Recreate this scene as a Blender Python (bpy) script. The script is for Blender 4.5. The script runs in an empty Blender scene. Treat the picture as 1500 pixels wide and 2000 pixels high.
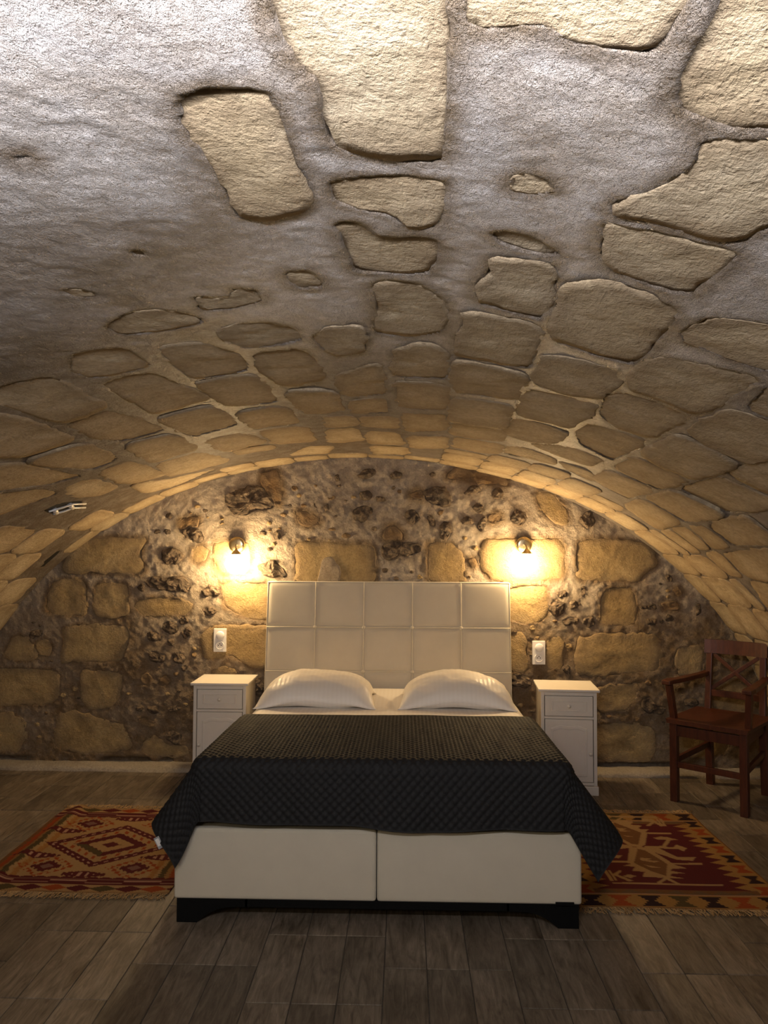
import bpy, bmesh, math, random
import numpy as np
from mathutils import Vector, Matrix

random.seed(7)
C = bpy.context.scene.collection
SC = bpy.context.scene

# ------------------------------------------------------------------ camera
FPX, W, H = 1520.0, 1500, 2000
CAM = Vector((0.0, 0.0, 1.49))
YAW, PITCH, ROLL = math.radians(1.51), math.radians(2.45), math.radians(0.25)
ROT = Matrix.Rotation(YAW, 3, 'Z') @ Matrix.Rotation(math.radians(90) + PITCH, 3, 'X') @ Matrix.Rotation(ROLL, 3, 'Z')
cd = bpy.data.cameras.new('camera')
cd.sensor_fit = 'VERTICAL'; cd.sensor_height = 36.0; cd.lens = 36.0 * FPX / H
cd.clip_start = 0.02
cam = bpy.data.objects.new('camera', cd); C.objects.link(cam)
cam.matrix_world = Matrix.Translation(CAM) @ ROT.to_4x4()
SC.camera = cam

# ------------------------------------------------------------------ world, light, exposure
SC.view_settings.view_transform = 'Standard'; SC.view_settings.look = 'None'
SC.view_settings.gamma = 1.0; SC.view_settings.use_curve_mapping = False
SC.view_settings.exposure = 0.0
SC.cycles.max_bounces = 10; SC.cycles.diffuse_bounces = 6
world = bpy.data.worlds.new('world'); SC.world = world; world.use_nodes = True
world.node_tree.nodes['Background'].inputs[0].default_value = (0.5, 0.55, 0.65, 1)
world.node_tree.nodes['Background'].inputs[1].default_value = 0.02
GLOBE_STRENGTH = 165.0
GLOBE_COLOR = (1.0, 0.69, 0.345)

# cool uplighter of the room, above and behind where the photographer stands
def area_light(name, loc, target, size, size_y, power, color, spread=180):
    l = bpy.data.lights.new(name, 'AREA'); l.shape = 'RECTANGLE'; l.size = size; l.size_y = size_y
    l.energy = power; l.color = color; l.spread = math.radians(spread)
    o = bpy.data.objects.new(name, l); C.objects.link(o); o.location = loc
    o.rotation_euler = (Vector(target) - Vector(loc)).to_track_quat('-Z', 'Y').to_euler()
    return o
area_light('cool_uplighter', (-0.15, 0.34, 1.915), (-0.15, 0.70, 2.12), 0.9, 0.05, 43.0, (0.94, 0.93, 1.0))
area_light('warm_fill', (-1.0, -0.2, 1.72), (-0.35, 1.7, 0.0), 0.5, 0.3, 10.5, (1.0, 0.84, 0.60))  # unseen warm fill light, added to brighten the floor and bed front

# ------------------------------------------------------------------ geometry of the place
XC, EA, EB = -0.28, 2.73, 2.077          # elliptical barrel vault
YW, YF = 5.25, -2.2                      # back wall, wall behind the photographer

def ray(px, py):
    d = ROT @ Vector(((px - W / 2) / FPX, -(py - H / 2) / FPX, -1.0))
    return d
def at(px, py, Y):
    d = ray(px, py); return CAM + d * (Y / d.y)
def at_z(px, py, z):
    d = ray(px, py); return CAM + d * ((z - CAM.z) / d.z)
def project(p):
    q = ROT.transposed() @ (Vector(p) - CAM)
    if q.z > -1e-4: return None
    return (W / 2 + FPX * q.x / -q.z, H / 2 - FPX * q.y / -q.z)

_th = np.linspace(0, math.pi, 4001)
_ds = np.hypot(np.diff(EA * np.cos(_th)), np.diff(EB * np.sin(_th)))
_sc = np.concatenate([[0], np.cumsum(_ds)]); SLEN = _sc[-1]
_sc = SLEN / 2 - _sc                     # s>0 to the right, s<0 to the left, 0 at the crown
def vault(s, y, h):
    """arc length, depth, height into the room -> x, y, z"""
    th = np.interp(-np.asarray(s), -_sc, _th)
    x, z = XC + EA * np.cos(th), EB * np.sin(th)
    nx, nz = -np.cos(th) / EA, -np.sin(th) / EB
    n = np.hypot(nx, nz)
    return np.stack([x + h * nx / n, np.asarray(y) + 0 * x, z + h * nz / n], -1)
def px_vault(px, py):
    d = ray(px, py)
    A = (d.x / EA) ** 2 + (d.z / EB) ** 2
    B = 2 * ((CAM.x - XC) * d.x / EA ** 2 + CAM.z * d.z / EB ** 2)
    Cc = ((CAM.x - XC) / EA) ** 2 + (CAM.z / EB) ** 2 - 1
    t = (-B + math.sqrt(B * B - 4 * A * Cc)) / (2 * A)
    p = CAM + d * t
    th = math.atan2(p.z / EB, (p.x - XC) / EA)
    return (float(np.interp(th, _th, _sc)), p.y)
def wallmap(u, v, h):
    u = np.asarray(u, float); v = np.asarray(v, float)
    return np.stack([u, YW - h + 0 * u, v], -1)
def px_wall(px, py):
    p = at(px, py, YW); return (p.x, p.z)

# ------------------------------------------------------------------ noise
def _hash(ix, iy, seed):
    n = (ix.astype(np.int64) * 374761393 + iy.astype(np.int64) * 668265263 + seed * 982451653) & 0x7fffffff
    n = ((n ^ (n >> 13)) * 1274126177) & 0x7fffffff
    return ((n ^ (n >> 16)) & 0xffff) / 65535.0
def vnoise(x, y, seed=0):
    x = np.asarray(x, float); y = np.asarray(y, float)
    ix, iy = np.floor(x), np.floor(y); fx, fy = x - ix, y - iy
    fx = fx * fx * (3 - 2 * fx); fy = fy * fy * (3 - 2 * fy)
    a, b = _hash(ix, iy, seed), _hash(ix + 1, iy, seed)
    c, d = _hash(ix, iy + 1, seed), _hash(ix + 1, iy + 1, seed)
    return (a * (1 - fx) + b * fx) * (1 - fy) + (c * (1 - fx) + d * fx) * fy
def fbm(x, y, seed=0, oct=4):
    r, amp, tot = 0, 1.0, 0
    for k in range(oct):
        r = r + amp * (vnoise(x, y, seed + k * 17) - 0.5) * 2; tot += amp
        x, y, amp = x * 2.03 + 3.1, y * 2.03 + 1.7, amp * 0.5
    return r / tot
def sstep(a, b, x):
    t = np.clip((np.asarray(x, float) - a) / (b - a), 0, 1); return t * t * (3 - 2 * t)

# ------------------------------------------------------------------ materials
def material(name):
    m = bpy.data.materials.new(name); m.use_nodes = True
    return m, m.node_tree, m.node_tree.nodes['Principled BSDF']
def nd(nt, t, **kw):
    n = nt.nodes.new(t)
    for k, v in kw.items():
        if k.startswith('i_'):
            key = k[2:]; key = int(key) if key.isdigit() else key.replace('_', ' ')
            n.inputs[key].default_value = v
        else: setattr(n, k, v)
    return n
def ramp(nt, fac, stops):
    r = nt.nodes.new('ShaderNodeValToRGB'); e = r.color_ramp.elements
    while len(e) < len(stops): e.new(0.5)
    for el, (p, c) in zip(e, stops): el.position = p; el.color = (*c, 1)
    nt.links.new(fac, r.inputs[0]); return r.outputs[0]
def mixc(nt, fac, a, b, mode='MIX'):
    n = nt.nodes.new('ShaderNodeMix'); n.data_type = 'RGBA'; n.blend_type = mode
    for sock, v in ((n.inputs[0], fac), (n.inputs[6], a), (n.inputs[7], b)):
        if isinstance(v, (int, float)): sock.default_value = v
        elif isinstance(v, tuple): sock.default_value = (*v, 1)
        else: nt.links.new(v, sock)
    return n.outputs[2]
def math_(nt, op, a, b=None):
    n = nt.nodes.new('ShaderNodeMath'); n.operation = op
    for i, v in enumerate((a, b)):
        if v is None: continue
        if isinstance(v, (int, float)): n.inputs[i].default_value = v
        else: nt.links.new(v, n.inputs[i])
    return n.outputs[0]
def pos(nt, scale=(1, 1, 1), per_object=False):
    g = nt.nodes.new('ShaderNodeNewGeometry'); out = g.outputs['Position']
    if per_object:
        oi = nt.nodes.new('ShaderNodeObjectInfo')
        s = nt.nodes.new('ShaderNodeVectorMath'); s.operation = 'SCALE'
        cmb = nt.nodes.new('ShaderNodeCombineXYZ')
        for i in range(3): nt.links.new(math_(nt, 'MULTIPLY', oi.outputs['Random'], 37.0 + 11 * i), cmb.inputs[i])
        a = nt.nodes.new('ShaderNodeVectorMath'); a.operation = 'ADD'
        nt.links.new(out, a.inputs[0]); nt.links.new(cmb.outputs[0], a.inputs[1]); out = a.outputs[0]
    mp = nt.nodes.new('ShaderNodeMapping'); mp.inputs['Scale'].default_value = scale
    nt.links.new(out, mp.inputs[0]); return mp.outputs[0]
def noise(nt, vec, scale, detail=4, rough=0.6, dist=0.0):
    n = nd(nt, 'ShaderNodeTexNoise', i_Scale=scale, i_Detail=detail, i_Roughness=rough, i_Distortion=dist)
    nt.links.new(vec, n.inputs['Vector']); return n.outputs['Fac']
def bump(nt, b, chain):
    prev = None
    for h, strength, dist in chain:
        n = nd(nt, 'ShaderNodeBump', i_Strength=strength, i_Distance=dist)
        nt.links.new(h, n.inputs['Height'])
        if prev is not None: nt.links.new(prev, n.inputs['Normal'])
        prev = n.outputs[0]
    nt.links.new(prev, b.inputs['Normal'])
def plain(name, color, rough=0.5, metal=0.0, grain=0.0, gscale=60, spec=0.5):
    m, nt, b = material(name)
    v = pos(nt); f = noise(nt, v, gscale, 3)
    c0 = tuple(max(0, c * (1 - grain)) for c in color); c1 = tuple(min(1, c * (1 + grain)) for c in color)
    nt.links.new(ramp(nt, f, [(0.3, c0), (0.7, c1)]), b.inputs['Base Color'])
    b.inputs['Roughness'].default_value = rough; b.inputs['Metallic'].default_value = metal
    b.inputs['Specular IOR Level'].default_value = spec
    return m

def ramp_f(nt, fac, a, b_):
    n = nd(nt, 'ShaderNodeMapRange', interpolation_type='SMOOTHSTEP')
    n.inputs['From Min'].default_value = a; n.inputs['From Max'].default_value = b_
    nt.links.new(fac, n.inputs['Value']); return n.outputs['Result']
def make_stone(name, lo, mid, hi, ochre, bumpk=1.0, edge_col=(0.23, 0.165, 0.10)):
    m, nt, b = material(name)
    oi = nt.nodes.new('ShaderNodeObjectInfo')
    v = pos(nt, per_object=True)
    big = noise(nt, v, 5.0, 5, 0.6, 0.4); fine = noise(nt, v, 55.0, 5, 0.7)
    col = ramp(nt, big, [(0.28, lo), (0.5, mid), (0.72, hi)])
    col = mixc(nt, math_(nt, 'MULTIPLY', oi.outputs['Random'], 0.45), col, ochre)
    col = mixc(nt, 0.55, col, ramp(nt, fine, [(0.32, (0.45, 0.42, 0.38)), (0.6, (1, 1, 1))]), 'MULTIPLY')
    ea = nd(nt, 'ShaderNodeAttribute', attribute_name='rim_stain')
    ef = math_(nt, 'MULTIPLY', ea.outputs['Fac'], ramp_f(nt, noise(nt, v, 16.0, 5, 0.7), 0.28, 0.55))
    col = mixc(nt, math_(nt, 'MULTIPLY', ef, 0.72), col, edge_col)
    pits = nd(nt, 'ShaderNodeTexVoronoi', i_Scale=26.0); nt.links.new(pos(nt, (1, 1, 1), True), pits.inputs['Vector'])
    pit = ramp(nt, pits.outputs['Distance'], [(0.03, (0, 0, 0)), (0.12, (1, 1, 1))])
    nt.links.new(col, b.inputs['Base Color'])
    b.inputs['Roughness'].default_value = 0.82; b.inputs['Specular IOR Level'].default_value = 0.3
    chis = noise(nt, pos(nt, (1, 0.35, 1.6), True), 70.0, 4, 0.65, 0.5)
    bump(nt, b, [(noise(nt, v, 16.0, 4, 0.6), 0.8 * bumpk, 0.013), (chis, 0.8 * bumpk, 0.006), (noise(nt, v, 110.0, 4, 0.7), 0.8 * bumpk, 0.006),
                 (noise(nt, v, 260.0, 3, 0.6), 0.6 * bumpk, 0.0016), (pit, 0.35 * bumpk, 0.006)])
    return m
M_VSTONE = make_stone('vault_limestone', (0.37, 0.29, 0.18), (0.50, 0.41, 0.275), (0.60, 0.51, 0.37), (0.46, 0.345, 0.195), 0.8)
M_WSTONE = make_stone('wall_limestone', (0.28, 0.195, 0.09), (0.41, 0.30, 0.145), (0.50, 0.38, 0.20), (0.38, 0.25, 0.10))
M_BROWN = make_stone('stained_stone', (0.12, 0.08, 0.045), (0.24, 0.15, 0.07), (0.36, 0.25, 0.13), (0.28, 0.16, 0.06), 1.3)

def make_rubble():
    m, nt, b = material('dark_rubble')
    v = pos(nt, per_object=True)
    col = ramp(nt, noise(nt, v, 24.0, 6, 0.75, 0.8), [(0.30, (0.025, 0.018, 0.013)), (0.48, (0.10, 0.07, 0.045)), (0.60, (0.20, 0.14, 0.085)), (0.72, (0.42, 0.35, 0.26))])
    nt.links.new(col, b.inputs['Base Color']); b.inputs['Roughness'].default_value = 0.6
    bump(nt, b, [(noise(nt, v, 45.0, 6, 0.75, 0.6), 1.0, 0.014), (noise(nt, v, 190.0, 3), 0.6, 0.002)])
    return m
M_RUBBLE = make_rubble()

def make_mortar(name, light, mid, brown, rough, k):
    m, nt, b = material(name)
    v = pos(nt); vs = pos(nt, (1, 0.55, 1))
    at_ = nd(nt, 'ShaderNodeAttribute', attribute_name='stain')
    big = noise(nt, v, 2.6, 6, 0.65, 0.6); f2 = noise(nt, v, 13.0, 5, 0.7); fine = noise(nt, v, 90.0, 4, 0.7)
    col = ramp(nt, big, [(0.34, mid), (0.62, light)])
    st = math_(nt, 'MULTIPLY', at_.outputs['Fac'], math_(nt, 'ADD', math_(nt, 'MULTIPLY', ramp_f(nt, f2, 0.30, 0.62), 0.35), 0.65))
    col = mixc(nt, st, col, brown)
    pale = ramp_f(nt, noise(nt, pos(nt, (1, 1, 1)), 7.0, 6, 0.75, 1.2), 0.58, 0.75)
    pale = math_(nt, 'MULTIPLY', pale, math_(nt, 'SUBTRACT', 1.0, at_.outputs['Fac']))
    col = mixc(nt, math_(nt, 'MULTIPLY', pale, 0.35), col, (0.78, 0.74, 0.70))
    col = mixc(nt, 0.6, col, ramp(nt, fine, [(0.30, (0.52, 0.50, 0.47)), (0.62, (1, 1, 1))]), 'MULTIPLY')
    nt.links.new(col, b.inputs['Base Color'])
    b.inputs['Roughness'].default_value = rough; b.inputs['Specular IOR Level'].default_value = 0.55
    bump(nt, b, [(noise(nt, vs, 24.0, 3, 0.5, 0.2), 0.6, 0.012 * k), (noise(nt, vs, 62.0, 5, 0.74, 0.15), 1.0, 0.022 * k),
                 (noise(nt, v, 300.0, 3, 0.6), 0.8, 0.003 * k)])
    return m
M_VMORTAR = make_mortar('vault_plaster', (0.77, 0.74, 0.73), (0.60, 0.52, 0.44), (0.20, 0.148, 0.095), 0.45, 1.6)
M_WMORTAR = make_mortar('wall_plaster', (0.70, 0.595, 0.47), (0.52, 0.42, 0.31), (0.28, 0.18, 0.085), 0.6, 1.35)

def make_wood_tile():
    m, nt, b = material('wood_look_tile')
    oi = nt.nodes.new('ShaderNodeObjectInfo')
    v = pos(nt, (7.0, 1.0, 1), True)
    g = noise(nt, v, 5.0, 8, 0.7, 1.4); w = noise(nt, pos(nt, (2.0, 1.0, 1), True), 4.0, 4, 0.6, 0.5)
    fine = noise(nt, pos(nt, (60, 5, 1), True), 3.0, 4, 0.7)
    col = ramp(nt, g, [(0.28, (0.045, 0.032, 0.020)), (0.47, (0.112, 0.090, 0.066)), (0.62, (0.160, 0.133, 0.102)), (0.78, (0.24, 0.20, 0.15))])
    col = mixc(nt, 0.75, col, ramp(nt, w, [(0.3, (0.45, 0.42, 0.38)), (0.65, (1.05, 1.03, 1.0))]), 'MULTIPLY')
    col = mixc(nt, 0.5, col, ramp(nt, fine, [(0.3, (0.6, 0.6, 0.6)), (0.6, (1, 1, 1))]), 'MULTIPLY')
    val = math_(nt, 'ADD', math_(nt, 'MULTIPLY', oi.outputs['Random'], 0.8), 1.1)
    hs = nd(nt, 'ShaderNodeHueSaturation'); nt.links.new(col, hs.inputs['Color']); nt.links.new(val, hs.inputs['Value'])
    nt.links.new(hs.outputs[0], b.inputs['Base Color'])
    b.inputs['Roughness'].default_value = 0.48; b.inputs['Specular IOR Level'].default_value = 0.4
    bump(nt, b, [(g, 0.5, 0.002), (fine, 0.4, 0.0008)])
    return m
M_TILE = make_wood_tile()
M_GROUT = plain('tile_grout', (0.06, 0.05, 0.038), 0.85, 0, 0.25)
M_CEMENT = make_mortar('cement_fillet', (0.48, 0.42, 0.34), (0.36, 0.31, 0.24), (0.22, 0.17, 0.11), 0.8, 0.6)
M_WHITE = plain('white_painted_wood', (0.69, 0.645, 0.57), 0.38, 0, 0.02, 20)
M_PLASTIC = plain('white_plastic', (0.80, 0.77, 0.73), 0.3, 0, 0.01)
M_HOLE_SHADE = plain('hole_shade', (0.012, 0.011, 0.010), 0.6)  # near-black colour stands in for the shade inside openings
M_BLACK = plain('black_plinth', (0.004, 0.004, 0.004), 0.6, 0, 0.2, 60, 0.15)
M_BRASS = plain('satin_brass', (0.62, 0.50, 0.30), 0.26, 1.0, 0.05)
M_STEEL = plain('galvanised_steel', (0.72, 0.72, 0.72), 0.4, 0.3, 0.08)
M_TAGGREY = plain('tag_print', (0.32, 0.33, 0.34), 0.7)

def make_fabric(name, color, weave=900.0, k=0.25, sheen=0.2, rough=0.85):
    m, nt, b = material(name)
    v = pos(nt); f = noise(nt, v, 9.0, 4); w = noise(nt, v, weave, 2)
    nt.links.new(ramp(nt, f, [(0.3, tuple(c * 0.94 for c in color)), (0.7, color)]), b.inputs['Base Color'])
    b.inputs['Roughness'].default_value = rough; b.inputs['Sheen Weight'].default_value = sheen
    bump(nt, b, [(w, k, 0.0008)]); return m
M_BEDFAB = make_fabric('cream_upholstery', (0.60, 0.54, 0.42))
M_QUILT = make_fabric('charcoal_satin', (0.0105, 0.0102, 0.0107), 700, 0.2, 0.0, 0.72)
M_QUILT.node_tree.nodes['Principled BSDF'].inputs['Specular IOR Level'].default_value = 0.3

def make_satin_stripe():
    m, nt, b = material('striped_satin')
    w = nd(nt, 'ShaderNodeTexWave', wave_type='BANDS', bands_direction='X', wave_profile='SIN', i_Scale=13.0, i_Distortion=0.0)
    nt.links.new(pos(nt), w.inputs['Vector'])
    f = ramp_f(nt, w.outputs['Fac'], 0.42, 0.58)
    nt.links.new(mixc(nt, f, (0.795, 0.74, 0.655), (0.81, 0.755, 0.67)), b.inputs['Base Color'])
    mr = nd(nt, 'ShaderNodeMapRange'); mr.inputs['To Min'].default_value = 0.62; mr.inputs['To Max'].default_value = 0.46
    nt.links.new(f, mr.inputs['Value']); nt.links.new(mr.outputs[0], b.inputs['Roughness'])
    b.inputs['Sheen Weight'].default_value = 0.1
    bump(nt, b, [(noise(nt, pos(nt), 14.0, 3), 0.25, 0.006)])
    return m
M_SATIN = make_satin_stripe()

def make_wood(name, lo, hi, rough=0.4):
    m, nt, b = material(name)
    g = noise(nt, pos(nt, (14, 14, 2), True), 3.0, 6, 0.7, 1.0)
    nt.links.new(ramp(nt, g, [(0.3, lo), (0.7, hi)]), b.inputs['Base Color'])
    b.inputs['Roughness'].default_value = rough
    bump(nt, b, [(g, 0.15, 0.001)]); return m
M_CHAIR = make_wood('red_brown_wood', (0.040, 0.009, 0.0045), (0.095, 0.025, 0.009), 0.4)

def make_globe():
    m, nt, b = material('lit_opal_glass')
    nt.nodes.remove(b); e = nd(nt, 'ShaderNodeEmission', i_Strength=GLOBE_STRENGTH); e.inputs[0].default_value = (*GLOBE_COLOR, 1)
    nt.links.new(e.outputs[0], nt.nodes['Material Output'].inputs[0]); return m
M_GLOBE = make_globe()

def make_rug_mat():
    m, nt, b = material('woven_wool')
    a = nd(nt, 'ShaderNodeAttribute', attribute_name='dye')
    weft = noise(nt, pos(nt, (40, 260, 1)), 2.0, 3)
    col = mixc(nt, 0.6, a.outputs['Color'], ramp(nt, weft, [(0.3, (0.6, 0.6, 0.6)), (0.65, (1, 1, 1))]), 'MULTIPLY')
    col = mixc(nt, 1.0, col, (0.66, 0.62, 0.60), 'MULTIPLY')
    nt.links.new(col, b.inputs['Base Color']); b.inputs['Roughness'].default_value = 0.95
    b.inputs['Specular IOR Level'].default_value = 0.1
    bump(nt, b, [(weft, 0.5, 0.002)]); return m
M_RUG = make_rug_mat()
M_FRINGE = plain('rug_fringe_yarn', (0.40, 0.26, 0.12), 0.95, 0, 0.2, 40, 0.1)

# ------------------------------------------------------------------ object helpers
def tag(o, label=None, cat=None, group=None, kind=None):
    if label: o['label'] = label
    if cat: o['category'] = cat
    if group: o['group'] = group
    if kind: o['kind'] = kind
    return o
def empty(name, label, cat, loc=(0, 0, 0), rotz=0, group=None):
    o = bpy.data.objects.new(name, None); C.objects.link(o); o.empty_display_size = 0.1
    o.location = loc; o.rotation_euler = (0, 0, rotz)
    return tag(o, label, cat, group)
def mesh_obj(name, verts, faces, mat, parent=None, smooth=False):
    me = bpy.data.meshes.new(name)
    v = np.asarray(verts, dtype=np.float64)
    me.from_pydata(v.tolist(), [], faces if isinstance(faces, list) else faces.tolist())
    me.materials.append(mat)
    if smooth: me.polygons.foreach_set('use_smooth', [True] * len(me.polygons))
    me.update()
    o = bpy.data.objects.new(name, me); C.objects.link(o)
    if parent: o.parent = parent
    return o
def bm_obj(name, bm, mat, parent=None, smooth=False, auto=False):
    me = bpy.data.meshes.new(name); bm.normal_update(); bm.to_mesh(me); bm.free()
    for m in (mat if isinstance(mat, (list, tuple)) else [mat]): me.materials.append(m)
    if smooth: me.polygons.foreach_set('use_smooth', [True] * len(me.polygons))
    me.update()
    o = bpy.data.objects.new(name, me); C.objects.link(o)
    if parent: o.parent = parent
    return o
def add_box(bm, lo, hi, bev=0.0, seg=2, M=None):
    lo, hi = Vector(lo), Vector(hi)
    r = bmesh.ops.create_cube(bm, size=1.0)
    vs = r['verts']
    for v in vs:
        v.co = Vector(((v.co.x + .5) * (hi.x - lo.x) + lo.x, (v.co.y + .5) * (hi.y - lo.y) + lo.y, (v.co.z + .5) * (hi.z - lo.z) + lo.z))
    if bev > 0:
        es = list({e for v in vs for e in v.link_edges})
        g = bmesh.ops.bevel(bm, geom=es, offset=bev, segments=seg, affect='EDGES', profile=0.6)
        vs = list({v for f in g['faces'] for v in f.verts} | {v for v in vs if v.is_valid})
    if M is not None:
        for v in vs: v.co = M @ v.co
    return vs
def box(name, lo, hi, mat, parent=None, bev=0.003, M=None):
    bm = bmesh.new(); add_box(bm, lo, hi, bev, 2, M); return bm_obj(name, bm, mat, parent)
def add_bar(bm, p0, p1, w, d, side=(1, 0, 0), bev=0.003):
    """square bar from p0 to p1; w along side, d across"""
    p0, p1 = Vector(p0), Vector(p1); z = (p1 - p0); L = z.length; z.normalize()
    x = Vector(side); x = (x - z * x.dot(z)).normalized(); y = z.cross(x)
    M = Matrix(((x.x, y.x, z.x, p0.x), (x.y, y.y, z.y, p0.y), (x.z, y.z, z.z, p0.z), (0, 0, 0, 1)))
    add_box(bm, (-w / 2, -d / 2, 0), (w / 2, d / 2, L), bev, 2, M)
def bar(name, p0, p1, w, d, mat, parent, side=(1, 0, 0), bev=0.003):
    bm = bmesh.new(); add_bar(bm, p0, p1, w, d, side, bev); return bm_obj(name, bm, mat, parent)
def lathe(name, prof, mat, parent=None, axis='Z', loc=(0, 0, 0), n=32, smooth=True):
    """prof: list of (radius, height) turned about the axis"""
    V, F = [], []
    for r, h in prof:
        for k in range(n):
            a = 2 * math.pi * k / n
            c = (r * math.cos(a), r * math.sin(a), h)
            if axis == '-Y': c = (c[0], -c[2], c[1])
            V.append((c[0] + loc[0], c[1] + loc[1], c[2] + loc[2]))
    for i in range(len(prof) - 1):
        for k in range(n):
            k2 = (k + 1) % n
            F.append((i * n + k, i * n + k2, (i + 1) * n + k2, (i + 1) * n + k))
    return mesh_obj(name, V, F, mat, parent, smooth)
def tube(name, pts, r, mat, parent=None, n=10):
    pts = [Vector(p) for p in pts]; V, F = [], []
    for i, p in enumerate(pts):
        t = (pts[min(i + 1, len(pts) - 1)] - pts[max(i - 1, 0)]).normalized()
        a = t.orthogonal().normalized() if i == 0 else (a - t * a.dot(t)).normalized()
        b = t.cross(a)
        for k in range(n):
            q = 2 * math.pi * k / n; V.append(p + a * (r * math.cos(q)) + b * (r * math.sin(q)))
    for i in range(len(pts) - 1):
        for k in range(n):
            k2 = (k + 1) % n; F.append((i * n + k, i * n + k2, (i + 1) * n + k2, (i + 1) * n + k))
    F.append(tuple(range(n - 1, -1, -1))); F.append(tuple((len(pts) - 1) * n + k for k in range(n)))
    return mesh_obj(name, V, F, mat, parent, True)
def grid_faces(nu, nv):
    i = np.arange((nu - 1) * (nv - 1)); r, c = i // (nv - 1), i % (nv - 1)
    a = r * nv + c
    return np.stack([a, a + 1, a + nv + 1, a + nv], -1)
def big_mesh(name, P, faces, mat, parent=None, smooth=True):
    """fast mesh from arrays"""
    me = bpy.data.meshes.new(name)
    P = np.ascontiguousarray(P.reshape(-1, 3), dtype=np.float32); faces = np.ascontiguousarray(faces, dtype=np.int32)
    me.vertices.add(len(P)); me.vertices.foreach_set('co', P.ravel())
    me.loops.add(faces.size); me.loops.foreach_set('vertex_index', faces.ravel())
    k = faces.shape[1]
    me.polygons.add(len(faces)); me.polygons.foreach_set('loop_start', np.arange(len(faces), dtype=np.int32) * k)
    me.polygons.foreach_set('use_smooth', np.full(len(faces), smooth))
    me.materials.append(mat); me.update(calc_edges=True); me.validate()
    o = bpy.data.objects.new(name, me); C.objects.link(o)
    if parent: o.parent = parent
    return o

# ------------------------------------------------------------------ stones
def chaikin(P):
    Q = []
    for i in range(len(P)):
        a, b = P[i], P[(i + 1) % len(P)]
        Q += [0.86 * a + 0.14 * b, 0.14 * a + 0.86 * b]
    return np.array(Q)
def outline(poly, seed, n, jag):
    P = chaikin(np.array(poly, float))
    d = np.linalg.norm(np.roll(P, -1, 0) - P, axis=1); L = d.sum(); c = np.concatenate([[0], np.cumsum(d)])
    t = np.arange(n) / n * L; Q = np.vstack([P, P[:1]])
    R = np.stack([np.interp(t, c, Q[:, 0]), np.interp(t, c, Q[:, 1])], -1)
    area = 0.5 * np.sum(R[:, 0] * np.roll(R[:, 1], -1) - np.roll(R[:, 0], -1) * R[:, 1])
    if area < 0: R = R[::-1].copy()
    T = np.roll(R, -1, 0) - np.roll(R, 1, 0); T /= np.linalg.norm(T, axis=1)[:, None] + 1e-9
    N = np.stack([-T[:, 1], T[:, 0]], -1)             # inward
    j = fbm(R[:, 0] * 38, R[:, 1] * 38, seed, 3) + 1.1 * fbm(R[:, 0] * 13, R[:, 1] * 13, seed + 3, 2)
    return R + N * (j * jag)[:, None], N
def stone(poly, mp, h, mat, parent, seed, amp=0.004, jag=0.006, depth=-0.03, fr=14.0, dome=0.0, name='stone', n=None, grow=0.004, smooth=True):
    P = np.array(poly, float); size = math.sqrt(max(1e-6, abs(0.5 * np.sum(P[:, 0] * np.roll(P[:, 1], -1) - np.roll(P[:, 0], -1) * P[:, 1]))))
    n = n or int(np.clip(size * 170, 20, 80))
    R, N = outline(poly, seed, n, min(jag, size * 0.06))
    c = R.mean(0); e = min(0.006, size * 0.07)
    R = R - N * grow
    rings = [R, R + N * e * 0.3, R + N * e * 1.0]
    base = rings[-1]
    for k in (0.86, 0.7, 0.52, 0.34, 0.17): rings.append(c + (base - c) * k)
    hs = [depth, h * 0.35 if h > 0 else h - 0.006, h] + [h + dome * q for q in (0.45, 0.7, 0.85, 0.95, 1.0)]
    rng = random.Random(seed); tx, ty = rng.uniform(-1, 1) * 0.012, rng.uniform(-1, 1) * 0.012
    V = []
    for k, (r, hh) in enumerate(zip(rings, hs)):
        nz = fbm(r[:, 0] * fr, r[:, 1] * fr, seed + 5, 4) * amp
        w = 0 if k == 0 else (0.6 if k == 1 else 1)
        V.append(mp(r[:, 0], r[:, 1], hh + w * (nz + (r[:, 0] - c[0]) * tx + (r[:, 1] - c[1]) * ty)))
    V = np.vstack(V + [mp(c[:1], c[1:2], np.array([hs[-1] + fbm(c[:1] * fr, c[1:2] * fr, seed + 5, 4)[0] * amp]))])
    F = []
    for i in range(len(rings) - 1):
        for k in range(n):
            k2 = (k + 1) % n; F.append((i * n + k, i * n + k2, (i + 1) * n + k2, (i + 1) * n + k))
    m = (len(rings) - 1) * n
    for k in range(n): F.append((m + k, m + (k + 1) % n, len(V) - 1))
    o = mesh_obj(name, V, F, mat, parent, smooth)
    wd = min(1.0, 0.07 / max(size * 0.5, 1e-3))         # stain reaches some 7 cm in from the joint
    prof_ = [1.0, 1.0, 0.9] + [0.9 * max(0.0, 1 - (1 - k) / wd) ** 0.8 for k in (0.86, 0.7, 0.52, 0.34, 0.17)]
    ev = np.concatenate([np.full(n, q) for q in prof_] + [np.zeros(1)]).astype(np.float32)
    o.data.attributes.new('rim_stain', 'FLOAT', 'POINT').data.foreach_set('value', ev)
    return o

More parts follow.
